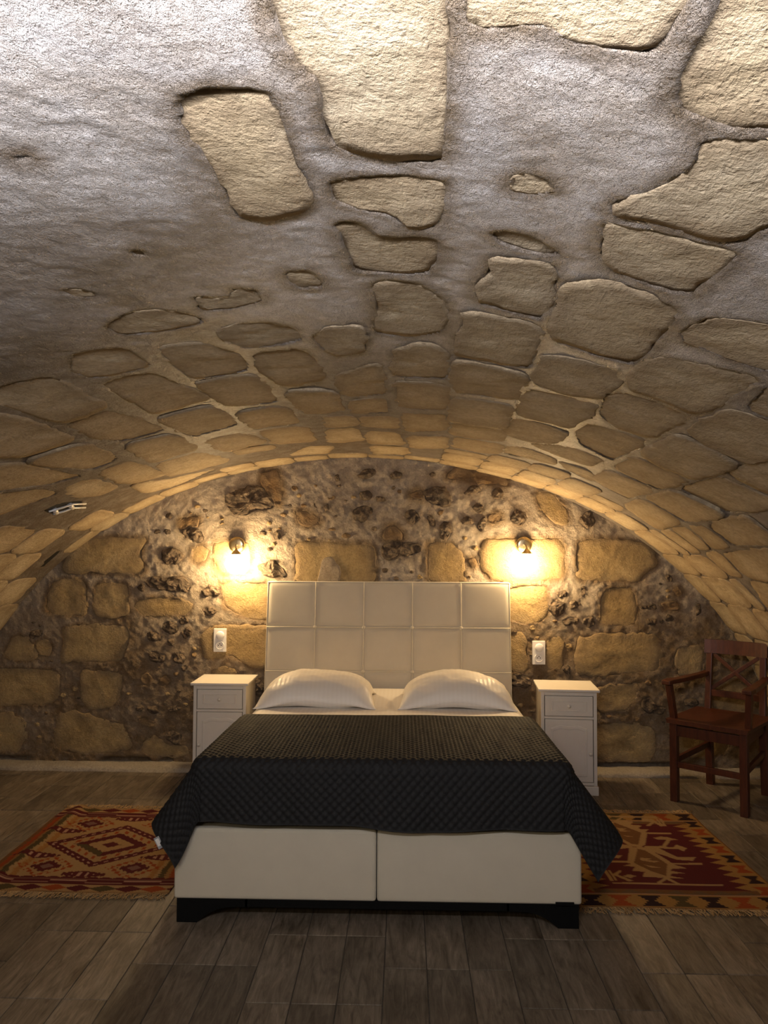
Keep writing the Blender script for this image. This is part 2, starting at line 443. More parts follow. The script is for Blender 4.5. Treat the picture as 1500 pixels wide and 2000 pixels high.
def carve(U, Vv, Hf, stain, polys, depth, soft=0.010, sk=1.0):
    """lower the mortar under each stone and stain it round the stones; U, Vv are 1-D axes"""
    for poly in polys:
        P = chaikin(np.array(poly, float)); lo, hi = P.min(0) - 0.09, P.max(0) + 0.09
        i0, i1 = np.searchsorted(U, [lo[0], hi[0]]); j0, j1 = np.searchsorted(Vv, [lo[1], hi[1]])
        if i1 <= i0 or j1 <= j0: continue
        x, y = np.meshgrid(U[i0:i1], Vv[j0:j1], indexing='ij')
        ins = np.zeros(x.shape, bool); dist = np.full(x.shape, 9.0)
        for k in range(len(P)):
            a, b = P[k], P[(k + 1) % len(P)]
            ab = b - a; L2 = ab @ ab + 1e-12
            t = np.clip(((x - a[0]) * ab[0] + (y - a[1]) * ab[1]) / L2, 0, 1)
            dist = np.minimum(dist, np.hypot(x - a[0] - t * ab[0], y - a[1] - t * ab[1]))
            cr = (a[1] > y) != (b[1] > y)
            with np.errstate(divide='ignore', invalid='ignore'):
                ins ^= cr & (x < (b[0] - a[0]) * (y - a[1]) / (b[1] - a[1]) + a[0])
        sd = np.where(ins, dist, -dist)
        w = sstep(0.004, 0.004 + soft, sd)
        Hf[i0:i1, j0:j1] = Hf[i0:i1, j0:j1] * (1 - w) + np.minimum(Hf[i0:i1, j0:j1], depth) * w
        stain[i0:i1, j0:j1] = np.maximum(stain[i0:i1, j0:j1], sk * (1 - sstep(0.0, 0.06, -sd)))

# ---- tracing of the masonry joints, in photograph pixels, thrown back on to the vault and the wall
VS = [
 [(522,-70),(880,-70),(880,0),(884,75),(877,95),(877,160),(874,260),(866,325),(800,328),(740,318),(660,300),(632,270),(628,210),(618,165),(590,140),(560,100),(535,60),(522,10)],
 [(905,-70),(1395,-70),(1350,0),(1300,85),(1275,118),(1200,110),(1105,82),(1065,58),(1000,55),(920,65),(912,40)],
 [(1430,-70),(1700,-70),(1700,255),(1500,262),(1420,262),(1370,245),(1325,228),(1312,195),(1335,140),(1362,80),(1395,5)],
 [(1370,283),(1440,278),(1700,290),(1700,380),(1500,450),(1445,478),(1400,475),(1250,437),(1190,425),(1195,403),(1285,378),(1345,335)],
 [(1180,440),(1250,450),(1400,487),(1447,500),(1400,545),(1350,582),(1305,576),(1195,540),(1168,505)],
 [(1100,562),(1180,553),(1260,575),(1325,608),(1318,632),(1262,700),(1232,712),(1160,695),(1080,668),(1068,645),(1085,600)],
 [(965,508),(1015,512),(1072,520),(1090,555),(1080,600),(1058,632),(1000,618),(930,597),(928,570),(950,540)],
 [(958,462),(990,457),(1045,470),(1098,503),(1070,510),(1000,495),(965,480)],
 [(905,612),(1000,625),(1060,640),(1055,670),(1040,718),(1000,715),(893,695),(888,665),(905,640)],
 [(887,703),(950,712),(1032,728),(1022,755),(1002,780),(940,772),(882,765)],
 [(1060,697),(1090,695),(1205,722),(1208,745),(1172,780),(1110,770),(1040,750),(1050,715)],
 [(1028,757),(1100,772),(1162,790),(1155,810),(1112,835),(1060,822),(1002,807)],
 [(882,774),(940,780),(1000,790),(993,820),(985,835),(930,828),(881,820)],
 [(1120,845),(1150,828),(1260,862),(1255,876),(1200,902),(1180,895),(1130,870)],
 [(1180,775),(1215,768),(1290,790),(1350,818),(1300,842),(1265,860),(1210,842),(1168,812)],
 [(1225,745),(1255,705),(1290,698),(1390,715),(1490,740),(1450,765),(1400,795),(1355,807),(1300,785),(1230,760)],
 [(1325,648),(1390,620),(1500,635),(1650,650),(1650,740),(1500,725),(1420,700),(1340,670)],
 [(1455,795),(1500,752),(1650,765),(1650,850),(1500,815)],
 [(1340,845),(1390,815),(1430,800),(1500,822),(1650,862),(1650,882),(1500,897),(1460,907),(1420,890)],
 [(1250,890),(1290,865),(1325,850),(1390,878),(1440,912),(1400,928),(1350,938),(1290,915)],
 [(1193,914),(1238,893),(1345,940),(1320,950),(1290,960),(1240,940)],
 [(1322,955),(1405,931),(1500,977),(1570,1000),(1500,1000),(1425,1007),(1370,985)],
 [(1412,926),(1445,911),(1500,904),(1600,905),(1600,985),(1500,970)],
 [(1157,936),(1190,920),(1285,962),(1228,976),(1190,957)],
 [(1262,972),(1316,957),(1418,1007),(1345,1022),(1300,995)],
 [(1216,988),(1260,974),(1335,1021),(1282,1034)],
 [(1350,1029),(1375,1025),(1426,1066),(1395,1070)],
 [(1380,1024),(1455,1008),(1500,1042),(1560,1080),(1500,1066),(1432,1066)],
 [(1310,1030),(1340,1028),(1386,1070),(1365,1072)],
 [(1410,1078),(1500,1072),(1580,1085),(1580,1140),(1500,1135),(1455,1125)],
 [(1375,1080),(1402,1078),(1448,1126),(1425,1128)],
 [(1462,1135),(1500,1140),(1580,1150),(1580,1230),(1500,1190)],
 [(1290,1040),(1308,1034),(1368,1080),(1350,1083)],
 [(1000,815),(1060,828),(1108,848),(1080,866),(1030,862),(985,848)],
 [(882,826),(930,832),(984,842),(982,862),(930,856),(880,848)],
 [(1035,868),(1085,870),(1125,878),(1178,900),(1150,912),(1090,893)],
 [(1090,903),(1140,918),(1175,942),(1150,940),(1105,920)],
 [(885,854),(930,860),(980,868),(975,886),(930,882),(884,872)],
 [(985,872),(1030,876),(1080,896),(1085,910),(1030,896),(982,886)],
 # left of the crown
 [(140,692),(190,682),(245,680),(295,712),(280,724),(180,742),(135,728)],
 [(305,680),(390,670),(470,690),(490,722),(450,735),(372,745),(335,715)],
 [(490,690),(590,678),(615,700),(632,742),(560,757),(510,730)],
 [(430,648),(470,632),(520,628),(575,640),(592,662),(550,672),(480,680),(440,668)],
 [(608,655),(650,640),(702,636),(714,665),(710,688),(655,695),(620,672)],
 [(200,640),(240,615),(300,606),(360,612),(400,628),(370,640),(300,652),(235,657)],
 [(378,580),(420,585),(450,582),(460,565),(500,568),(518,590),(440,608),(388,610)],
 [(555,538),(600,530),(622,548),(632,565),(580,570),(565,555)],
 [(118,566),(160,565),(192,578),(150,585)],
 [(252,492),(275,488),(290,502),(262,507)],
 [(-80,775),(0,755),(90,735),(140,755),(210,795),(165,815),(118,828),(60,810),(0,790),(-80,800)],
 [(195,755),(240,738),(300,730),(350,752),(410,780),(370,795),(305,812),(250,785)],
 [(378,750),(430,740),(492,732),(520,755),(547,785),(500,792),(450,797),(410,775)],
 [(555,765),(620,760),(650,765),(668,800),(640,808),(592,808)],
 [(310,820),(360,805),(415,795),(470,828),(430,840),(375,855),(335,838)],
 [(462,806),(550,791),(592,826),(540,833),(490,840)],
 [(128,833),(165,820),(210,805),(270,820),(325,840),(280,855),(225,865),(175,855)],
 [(240,869),(335,847),(388,875),(340,890),(295,905)],
 [(-80,805),(0,808),(45,818),(100,837),(150,862),(100,880),(50,895),(0,895),(-80,900)],
 [(45,905),(165,866),(232,893),(215,906),(175,920),(110,914)],
 [(188,923),(250,898),(285,910),(330,925),(280,940),(235,945)],
 [(302,908),(392,882),(452,898),(390,917),(330,930)],
 [(395,860),(475,844),(525,862),(440,881)],
 [(500,844),(595,832),(618,862),(540,868)],
 [(630,815),(690,812),(700,830),(640,835)],
 [(632,840),(700,835),(712,862),(645,866)],
 [(600,872),(650,872),(640,888),(560,892)],
 [(655,738),(700,722),(742,710),(758,768),(720,773),(670,775)],
 [(680,782),(752,777),(762,805),(692,808)],
 [(702,814),(770,812),(780,838),(712,834)],
 [(715,842),(782,845),(790,870),(722,866)],
 [(725,872),(795,875),(800,890),(730,890)],
 [(770,688),(800,678),(840,672),(872,690),(878,740),(800,737),(768,735)],
 [(770,744),(820,745),(874,750),(875,798),(820,798),(780,793)],
 [(785,806),(830,808),(872,808),(870,840),(795,842)],
 [(797,850),(872,850),(874,875),(805,875)],
 [(722,562),(770,556),(815,562),(870,592),(878,635),(860,655),(800,662),(725,655),(735,610)],
 [(648,442),(700,438),(735,470),(800,470),(855,475),(862,500),(840,545),(780,548),(690,540),(672,500)],
 [(640,360),(740,350),(868,358),(868,410),(850,450),(800,455),(760,430),(680,415),(650,400)],
 [(350,180),(400,163),(440,165),(510,165),(540,200),(565,280),(595,350),(605,410),(525,435),(460,430),(440,375),(415,325),(380,280),(350,235)],
 [(1000,352),(1035,345),(1070,358),(1085,380),(1040,388),(995,378)],
 [(25,305),(50,300),(66,312),(40,320)],
 [(-80,935),(0,912),(35,910),(100,920),(165,930),(100,948),(0,960),(-80,975)],
 [(172,935),(230,950),(205,965),(150,972),(125,955)],
 [(-80,985),(0,965),(80,955),(115,962),(60,985),(-80,1040)],
 [(250,948),(330,938),(380,925),(430,915),(360,945),(290,965)],
]
def crop(x0, y0, s, L): return [[(x0 + x / s, y0 + y / s) for x, y in p] for p in L]
WA = crop(0, 880, 3.225, [
 [(480,590),(560,556),(740,545),(920,555),(905,600),(890,640),(910,780),(760,775),(560,770),(400,760),(400,690)],
 [(340,830),(430,800),(510,810),(545,850),(545,1000),(520,1045),(420,1040),(330,1030),(280,1000),(300,900)],
 [(600,860),(650,830),(800,840),(815,900),(800,1030),(730,1050),(610,1045),(590,990)],
 [(400,1120),(480,1095),(620,1100),(790,1100),(815,1150),(810,1220),(770,1330),(640,1340),(470,1330),(380,1325),(400,1230)],
 [(-60,1370),(130,1365),(350,1385),(375,1420),(375,1560),(320,1605),(100,1610),(-60,1610)],
 [(520,1400),(600,1385),(740,1390),(780,1420),(760,1560),(700,1625),(560,1620),(510,1570)],
 [(-60,1660),(60,1650),(150,1710),(170,1800),(130,1890),(-60,1900)],
 [(370,1660),(480,1645),(640,1690),(770,1720),(820,1800),(840,1860),(700,1910),(420,1900),(340,1860),(350,1760)],
 [(870,950),(940,925),(1120,930),(1210,975),(1190,1030),(1050,1035),(880,1030),(855,990)],
 [(900,1830),(980,1790),(1060,1850),(1180,1860),(1200,1920),(950,1930),(880,1890)],
 [(70,1190),(130,1160),(200,1200),(240,1290),(180,1330),(60,1320),(20,1280)],
 [(220,1210),(290,1180),(330,1230),(310,1290),(250,1290)],
]) + crop(350, 880, 3.75, [
 [(90,720),(170,690),(215,720),(205,790),(150,830),(100,800)],
 [(250,680),(330,660),(400,670),(510,680),(525,760),(520,880),(470,905),(320,900),(265,860),(250,770)],
 [(300,965),(690,970),(680,1240),(560,1250),(420,1200),(330,1150),(320,1050)],
 [(180,1320),(260,1290),(680,1270),(680,1600),(500,1580),(380,1500),(200,1530),(160,1450)],
 [(850,720),(880,675),(1000,670),(1200,680),(1400,690),(1440,720),(1440,980),(1190,985),(1000,985),(850,980)],
 [(240,1610),(330,1580),(410,1600),(420,1660),(250,1680)],
]) + crop(700, 880, 3.75, [
 [(1295,310),(1420,300),(1460,360),(1520,420),(1540,540),(1430,520),(1360,470),(1310,390)],
 [(500,700),(520,675),(640,670),(690,690),(760,770),(775,830),(770,970),(620,965),(510,960),(495,830)],
 [(900,690),(960,645),(1200,645),(1480,650),(1515,720),(1515,930),(1400,945),(1220,945),(980,945),(920,880),(900,790)],
 [(1090,1010),(1200,985),(1330,985),(1380,1010),(1385,1200),(1330,1260),(1180,1270),(1090,1230)],
 [(1100,1330),(1200,1325),(1230,1390),(1240,1560),(1220,1630),(1100,1620)],
 [(1380,1380),(1470,1360),(1500,1400),(1490,1600),(1400,1600),(1370,1570)],
]) + crop(1050, 880, 3.227, [
 [(250,580),(320,555),(480,560),(640,580),(740,630),(750,720),(690,760),(620,825),(450,825),(260,820),(240,700)],
 [(400,920),(440,865),(560,860),(620,900),(630,1000),(620,1100),(520,1110),(400,1090),(395,1000)],
 [(250,1190),(400,1150),(740,1150),(770,1240),(765,1380),(640,1400),(420,1420),(250,1400),(230,1300)],
 [(370,1490),(520,1470),(640,1460),(620,1560),(560,1640),(400,1650),(365,1600)],
 [(370,1720),(560,1715),(730,1740),(740,1900),(700,1960),(380,1950)],
 [(880,1240),(1030,1230),(1040,1400),(900,1420),(860,1340)],
 [(840,1740),(1000,1720),(1200,1740),(1200,1900),(1000,1930),(850,1900)],
 [(1080,1450),(1250,1430),(1340,1500),(1330,1640),(1100,1640)],
])
WR = crop(0, 880, 3.225, [
 [(1010,640),(1070,605),(1130,625),(1155,670),(1120,715),(1050,720),(1010,690)],
 [(920,830),(960,800),(1080,795),(1170,800),(1195,850),(1170,885),(1060,890),(960,870)],
 [(860,860),(890,835),(920,850),(910,885),(870,880)],
 [(1020,1090),(1070,1070),(1120,1095),(1125,1140),(1080,1165),(1030,1140)],
 [(920,1150),(960,1140),(1020,1165),(1015,1205),(950,1195)],
 [(935,1275),(970,1255),(1010,1280),(1050,1295),(1030,1335),(960,1330)],
 [(1080,1280),(1130,1265),(1170,1300),(1150,1340),(1095,1325)],
 [(1060,1195),(1090,1190),(1095,1225),(1065,1225)],
 [(185,1150),(220,1130),(275,1130),(265,1165),(200,1185)],
 [(930,1620),(980,1605),(1005,1640),(970,1655)],
 [(1060,1620),(1110,1600),(1145,1630),(1080,1640)],
 [(1150,1360),(1180,1350),(1185,1385),(1155,1385)],
 [(1040,1780),(1100,1760),(1150,1800),(1130,1850),(1060,1830)],
 [(1170,1120),(1200,1110),(1205,1160),(1175,1170)],
]) + crop(350, 880, 3.75, [
 [(335,340),(400,290),(520,265),(610,265),(680,350),(710,410),(640,440),(560,440),(480,480),(400,460),(350,400)],
 [(20,590),(80,570),(150,580),(175,640),(150,680),(90,660),(40,640)],
 [(570,850),(620,830),(660,800),(720,815),(780,870),(800,925),(700,930),(630,920)],
 [(690,610),(720,590),(745,620),(740,650),(700,655)],
 [(155,1030),(210,985),(260,1000),(305,1040),(260,1065),(180,1065)],
 [(165,1160),(210,1145),(280,1165),(260,1195),(190,1210)],
 [(0,960),(50,950),(90,1000),(60,1040),(0,1030)],
 [(1270,440),(1330,405),(1410,410),(1420,450),(1370,500),(1340,530),(1280,510)],
 [(1320,310),(1390,295),(1415,330),(1400,360),(1340,360)],
 [(1300,190),(1350,150),(1430,130),(1440,160),(1400,195),(1330,205)],
 [(1060,410),(1090,390),(1100,440),(1070,460)],
 [(1140,190),(1165,175),(1180,220),(1150,235)],
 [(545,1690),(600,1670),(620,1740),(600,1800),(550,1780)],
 [(0,1230),(50,1220),(70,1260),(10,1270)],
 [(20,1330),(50,1310),(70,1350),(40,1380)],
]) + crop(700, 880, 3.75, [
 [(230,180),(280,155),(320,175),(300,205),(245,205)],
 [(520,175),(545,163),(562,180),(540,197)],
 [(480,290),(540,260),(640,275),(660,330),(680,400),(620,415),(540,395),(480,360)],
 [(345,470),(380,430),(430,445),(455,500),(410,540),(360,540)],
 [(495,490),(530,465),(570,520),(570,570),(520,550)],
 [(590,560),(630,510),(675,530),(680,600),(650,655),(600,630)],
 [(760,330),(810,265),(870,260),(900,295),(840,315)],
 [(970,310),(1000,275),(1040,275),(1060,310),(1040,355),(985,345)],
 [(830,430),(860,390),(910,400),(930,440),(890,460)],
 [(750,510),(790,480),(830,500),(840,535),(770,540)],
 [(870,550),(920,480),(935,540),(900,600)],
 [(1110,500),(1150,430),(1220,450),(1240,490),(1200,550),(1150,550)],
 [(170,700),(230,660),(330,670),(450,690),(455,740),(390,770),(320,770),(240,800),(190,790)],
 [(130,340),(190,345),(200,370),(140,375)],
 [(1110,1650),(1180,1630),(1260,1680),(1240,1740),(1120,1720)],
]) + crop(1050, 880, 3.227, [
 [(70,960),(110,935),(170,960),(170,1030),(110,1050),(70,1010)],
 [(200,960),(240,940),(270,965),(250,1000),(205,995)],
 [(150,1070),(210,1045),(260,1060),(240,1100),(170,1100)],
 [(290,1060),(350,1040),(360,1090),(320,1115),(290,1090)],
 [(120,900),(170,880),(190,915),(140,925)],
 [(270,870),(295,855),(305,910),(280,920)],
 [(260,430),(300,385),(340,390),(370,450),(320,490),(280,480)],
 [(155,1365),(195,1355),(200,1410),(165,1400)],
 [(815,790),(840,780),(850,820),(825,830)],
 [(680,1065),(750,1060),(740,1095),(690,1090)],
 [(650,980),(740,970),(745,1000),(660,1005)],
 [(650,1580),(700,1540),(740,1600),(810,1620),(780,1660),(700,1650),(650,1620)],
 [(920,1570),(970,1555),(1020,1590),(980,1610),(925,1600)],
 [(1000,980),(1022,965),(1030,1020),(1005,1045)],
])
WB = crop(700, 880, 3.75, [
 [(640,180),(720,118),(860,140),(1000,180),(1100,215),(1080,262),(960,250),(830,240),(780,210),(650,210)],
 [(370,320),(430,285),(470,295),(468,365),(390,350)],
 [(175,640),(200,560),(260,540),(325,600),(330,655),(225,655)],
 [(945,490),(1000,450),(1050,470),(1050,510),(960,540)],
 [(800,800),(850,785),(875,835),(830,860)],
]) + crop(350, 880, 3.75, [
 [(850,440),(930,440),(1040,500),(1020,540),(950,560),(870,530)],
 [(0,510),(80,480),(150,490),(140,555),(70,560),(0,580)],
 [(600,160),(720,135),(750,240),(760,330),(740,400),(710,390),(660,310),(600,250)],
]) + crop(0, 880, 3.225, [
 [(890,1420),(930,1390),(965,1430),(950,1480),(900,1470)],
 [(1010,1440),(1050,1415),(1075,1450),(1050,1485),(1015,1475)],
 [(870,1690),(920,1680),(990,1720),(960,1740),(880,1725)],
]) + crop(1050, 880, 3.227, [
 [(780,960),(880,950),(900,1000),(800,1010)],
 [(840,880),(890,865),(920,900),(880,930)],
])
VENT = [(86,1000),(100,990),(128,980),(160,977),(162,990),(140,994),(112,1003),(95,1004)]
SLIT = [(78,1108),(116,1072),(120,1077),(84,1111)]
NICHE_H = 0.07

# ------------------------------------------------------------------ ceiling (the vault) and its stones
vpolys = [[px_vault(*p) for p in P] for P in VS]
vent_uv = [px_vault(*p) for p in VENT]; slit_uv = [px_vault(*p) for p in SLIT]
# courses of blocks outside the picture, so that the vault goes on as it is in view
extra, cand, arch = [], [], []
rng = random.Random(3)
k = 0
s0 = -SLEN / 2 + 0.05
while s0 < SLEN / 2 - 0.1:
    hh = rng.uniform(0.20, 0.27); y0 = YF + 0.02 + (k % 2) * 0.18
    while y0 < YW - 0.1:
        ww = rng.uniform(0.30, 0.46); q = [(s0 + .01, y0 + .01), (s0 + hh - .01, y0 + .01), (s0 + hh - .01, min(y0 + ww - .01, YW - .01)), (s0 + .01, min(y0 + ww - .01, YW - .01))]
        out = True
        for a in range(5):
            for b in range(5):
                u = s0 + hh * a / 4; v = y0 + ww * b / 4
                pp = project(vault(u, v, 0.0))
                if pp and -90 < pp[0] < W + 90 and -90 < pp[1] < 1640: out = False
        if out and y0 + ww < YW: extra.append(q)
        elif not out and y0 > 2.6: cand.append(q)
        y0 += ww
    s0 += hh; k += 1

def poly_hit(q, P):
    P = np.array(P); (u0, v0), (u1, v1) = q[0], q[2]
    if P[:, 0].max() < u0 or P[:, 0].min() > u1 or P[:, 1].max() < v0 or P[:, 1].min() > v1: return False
    gx, gy = np.meshgrid(np.linspace(u0, u1, 9), np.linspace(v0, v1, 9))
    ins = np.zeros(gx.shape, bool)
    for k in range(len(P)):
        a, b = P[k], P[(k + 1) % len(P)]
        if a[1] != b[1]: ins ^= ((a[1] > gy) != (b[1] > gy)) & (gx < (b[0] - a[0]) * (gy - a[1]) / (b[1] - a[1]) + a[0])
    return ins.any() or any(u0 < p[0] < u1 and v0 < p[1] < v1 for p in P)
for q in cand:
    (u0, v0), (u1, v1) = q[0], q[2]
    # trim the block towards the arch until it clears the traced stones
    for _ in range(12):
        if v1 - v0 < 0.12 or not any(poly_hit([(u0, v0), 0, (u1, v1)], P) for P in vpolys): break
        v0 += 0.03
    if v1 - v0 >= 0.12 and not any(poly_hit([(u0, v0), 0, (u1, v1)], P) for P in vpolys + [vent_uv, slit_uv]):
        arch.append([(u0, v0), (u1, v0), (u1, v1), (u0, v1)])
US = np.arange(-SLEN / 2, SLEN / 2 + 0.001, 0.0105)
_y = [YF]
while _y[-1] < YW:
    yy = _y[-1]; _y.append(yy + (0.05 if yy < 0.6 else max(0.0065, 0.0062 * yy)))
_y[-1] = YW; YV = np.array(_y)
SS, YY = np.meshgrid(US, YV, indexing='ij')
proud = 0.003 * sstep(2.3, 1.3, YY) + 0.002 * sstep(2.9, 1.9, YY) * sstep(0.25, -0.2, SS)
NR = 1 - 0.6 * sstep(2.0, 2.8, YY)
HV = -0.002 - 0.003 * (1 - NR) + proud + NR * (0.0026 * fbm(SS * 9, YY * 7, 11, 4) + 0.0026 * fbm(SS * 36, YY * 36, 12, 4)) + 0.014 * fbm(SS * 1.6, YY * 1.3, 13, 3)
ST = 0.42 * sstep(-0.05, 0.5, fbm(SS * 2.2, YY * 1.5, 31, 4)) + 0.65 * sstep(1.9, 2.6, YY) + 1.0 * sstep(1.05, 1.5, YY) * sstep(0.25, -0.3, SS) * (0.55 + 0.45 * sstep(-0.3, 0.3, fbm(SS * 3, YY * 2.5, 33, 3)))
ST = np.clip(ST, 0, 0.95)
carve(US, YV, HV, ST, vpolys + arch + extra, -0.032)
carve(US, YV, HV, ST, [vent_uv], -0.035)
carve(US, YV, HV, ST, [slit_uv], -0.03)
ceiling = big_mesh('ceiling', vault(SS, YY, HV), grid_faces(len(US), len(YV)), M_VMORTAR)
a = ceiling.data.attributes.new('stain', 'FLOAT', 'POINT'); a.data.foreach_set('value', ST.ravel().astype(np.float32))
tag(ceiling, 'low stone barrel vault with rough grey plaster patches arching over the bed', 'ceiling', kind='structure')
def vault_base(P):
    c = np.mean(np.array(P), 0)
    return 0.014 * float(fbm(c[:1] * 1.6, c[1:2] * 1.3, 13, 3)[0])
for i, P in enumerate(vpolys):
    r = random.Random(100 + i)
    far = float(sstep(1.7, 2.5, np.mean([p[1] for p in P])))
    stone(P, vault, vault_base(P) + r.uniform(-0.0035, 0.0005) - 0.001 * far, M_VSTONE, ceiling, 200 + i, amp=0.0045, jag=0.009, grow=0.004 + 0.010 * far)
for i, P in enumerate(arch):
    stone(P, vault, vault_base(P) + random.Random(i).uniform(-0.001, 0.0015), M_VSTONE, ceiling, 300 + i, amp=0.003, jag=0.005, n=28, grow=0.012)
def join_stones(polys, mp, mat, parent):
    V, F, off = [], [], 0
    for i, P in enumerate(polys):
        o = stone(P, mp, 0.003, mat, None, 900 + i, n=14)
        v = np.empty(len(o.data.vertices) * 3, np.float32); o.data.vertices.foreach_get('co', v)
        V.append(v.reshape(-1, 3)); F += [tuple(x + off for x in p.vertices) for p in o.data.polygons]; off += len(o.data.vertices)
        me = o.data; bpy.data.objects.remove(o); bpy.data.meshes.remove(me)
    o = mesh_obj('stone_courses', np.vstack(V), F, mat, parent, True); o['kind'] = 'stuff'; return o
join_stones(extra, vault, M_VSTONE, ceiling)

# ------------------------------------------------------------------ back wall
wa = [[px_wall(*p) for p in P] for P in WA]; wr = [[px_wall(*p) for p in P] for P in WR]; wb = [[px_wall(*p) for p in P] for P in WB]
UX = np.arange(XC - EA - 0.02, XC + EA + 0.02, 0.0095); UZ = np.arange(0, EB + 0.03, 0.0095)
XX, ZZ = np.meshgrid(UX, UZ, indexing='ij')
HW = 0.004 + 0.008 * fbm(XX * 7, ZZ * 7, 51, 4) + 0.009 * fbm(XX * 34, ZZ * 34, 52, 4) + 0.016 * fbm(XX * 1.7, ZZ * 1.7, 53, 2)
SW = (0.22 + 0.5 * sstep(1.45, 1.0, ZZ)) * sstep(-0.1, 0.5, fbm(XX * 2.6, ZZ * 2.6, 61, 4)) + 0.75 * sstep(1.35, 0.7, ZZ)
pebbles = []
rp = random.Random(21)
def _clear(u, v, rr):
    for P in wa + wr + wb + pebbles:
        xs_ = [p[0] for p in P]; zs_ = [p[1] for p in P]
        if min(xs_) - rr < u < max(xs_) + rr and min(zs_) - rr < v < max(zs_) + rr: return False
    return True
for _ in range(2500):
    u = rp.uniform(-2.75, 2.2); v = rp.uniform(0.15, 1.95)
    if -0.92 < u < 0.70 and v < 1.22: continue
    if ((u - XC) / (EA - .1)) ** 2 + (v / (EB - .1)) ** 2 > 0.98: continue
    if fbm(np.array([u * 1.5]), np.array([v * 1.5]), 99, 2)[0] < -0.15: continue
    rr = rp.uniform(0.012, 0.034)
    if not _clear(u, v, rr): continue
    n_ = rp.randint(5, 7); a0 = rp.uniform(0, 6.3); el = rp.uniform(0.5, 0.9)
    pebbles.append([(u + rr * rp.uniform(.75, 1.15) * math.cos(a0 + 6.283 * k_ / n_), v + rr * el * rp.uniform(.75, 1.15) * math.sin(a0 + 6.283 * k_ / n_)) for k_ in range(n_)])
    if len(pebbles) >= 120: break
carve(UX, UZ, HW, SW, wa + wb, -0.035); carve(UX, UZ, HW, SW, wr, -0.03, sk=0.5)
HW -= 0.05 * sstep(0.075, 0.04, ZZ) * sstep(-0.3, 0.1, fbm(XX * 5, ZZ * 2, 71, 2))
SW = np.clip(SW, 0, 1)
inside = ((XX - XC) / (EA + 0.03)) ** 2 + (ZZ / (EB + 0.03)) ** 2 < 1
fc = grid_faces(len(UX), len(UZ)); fc = fc[inside.ravel()[fc].any(1)]
wall_back = big_mesh('wall_back', wallmap(XX, ZZ, HW), fc[:, ::-1], M_WMORTAR)
a = wall_back.data.attributes.new('stain', 'FLOAT', 'POINT'); a.data.foreach_set('value', SW.ravel().astype(np.float32))
tag(wall_back, 'rough stone end wall under the arch behind the bed', 'wall', kind='structure')
def wall_h(P):
    c = np.mean(np.array(P), 0); return 0.016 * float(fbm(c[:1] * 1.7, c[1:2] * 1.7, 53, 2)[0])
for i, P in enumerate(wa):
    stone(P, wallmap, wall_h(P) + random.Random(i).uniform(0.001, 0.006), M_WSTONE, wall_back, 400 + i, amp=0.009, jag=0.016, grow=0.009)
for i, P in enumerate(wb):
    stone(P, wallmap, wall_h(P) + 0.006, M_BROWN, wall_back, 500 + i, amp=0.014, jag=0.012, fr=26)
for i, P in enumerate(wr):
    stone(P, wallmap, wall_h(P) + 0.008, M_RUBBLE, wall_back, 600 + i, amp=0.026, jag=0.014, fr=26, dome=0.012, grow=0.007, smooth=False)
for i, P in enumerate(pebbles):
    stone(P, wallmap, wall_h(P) + 0.004, (M_RUBBLE, M_BROWN, M_WSTONE)[i % 3], wall_back, 700 + i, amp=0.014, jag=0.006, fr=34, dome=0.008, n=16, grow=0.002, smooth=False)
patch = [px_wall(*p) for p in crop(350, 880, 3.75, [[(1035, 830), (1065, 785), (1120, 765), (1155, 815), (1185, 870), (1180, 985), (1010, 985)]])[0]]
pp_ = stone(patch, wallmap, wall_h(patch) + 0.010, M_WMORTAR, wall_back, 990, amp=0.006, jag=0.012, fr=30, name='plaster_patch')
pp_.data.attributes.new('stain', 'FLOAT', 'POINT').data.foreach_set('value', np.full(len(pp_.data.vertices), 0.55, np.float32))
# the plastered wall behind the photographer closes the room
ths = np.linspace(0, math.pi, 49)
mesh_obj('wall_front', [(XC + EA * math.cos(t), YF, EB * math.sin(t)) for t in ths], [tuple(range(49))], M_WMORTAR)
tag(bpy.data.objects['wall_front'], 'plain plastered end wall behind the photographer', 'wall', kind='structure')

# ------------------------------------------------------------------ floor of wood-look tiles, three strips to a tile
floor = box('floor', (XC - EA - 0.05, YF, -0.06), (XC + EA + 0.05, YW + 0.05, -0.003), M_GROUT, None, 0)
tag(floor, 'grey brown wood look strip tiles in a staggered bond', 'floor', kind='structure')
TW, TL, X0 = 0.15, 0.445, -0.066
bm = bmesh.new(); add_box(bm, (0.0016, 0.0018, -0.012), (TW - 0.0016, TL - 0.0018, 0.0), 0.0015, 1)
pm = bpy.data.meshes.new('plank'); bm.normal_update(); bm.to_mesh(pm); bm.free(); pm.materials.append(M_TILE)
rest = bmesh.new()
inview, hidden = [], []
for col in range(-9, 10):
    for st in range(3):
        x = X0 + col * 0.45 + st * TW
        if x < XC - EA - 0.02 or x + TW > XC + EA + 0.03: continue
        for row in range(-16, 8):
            y = (2.81 if col % 2 == 0 else 3.033) + row * TL
            if y < YF or y > YW: continue
            vis = False
            for dx in (0, TW):
                for dy in (0, TL):
                    p = project((x + dx, y + dy, 0))
                    if p and -20 < p[0] < W + 20 and p[1] < H + 20: vis = True
            (inview if vis else hidden).append((x, y))
inview.sort(key=lambda q: q[1])
r = random.Random(5)
for i, (x, y) in enumerate(inview[:300]):
    o = bpy.data.objects.new('plank', pm); C.objects.link(o); o.parent = floor
    o.location = (x, y, r.uniform(-0.0006, 0.0006))
for x, y in hidden + inview[300:]: add_box(rest, (x + .0012, y + .0012, -0.012), (x + TW - .0012, y + TL - .0015, 0), 0)
tag(bm_obj('plank_field', rest, M_TILE, floor), kind='stuff')
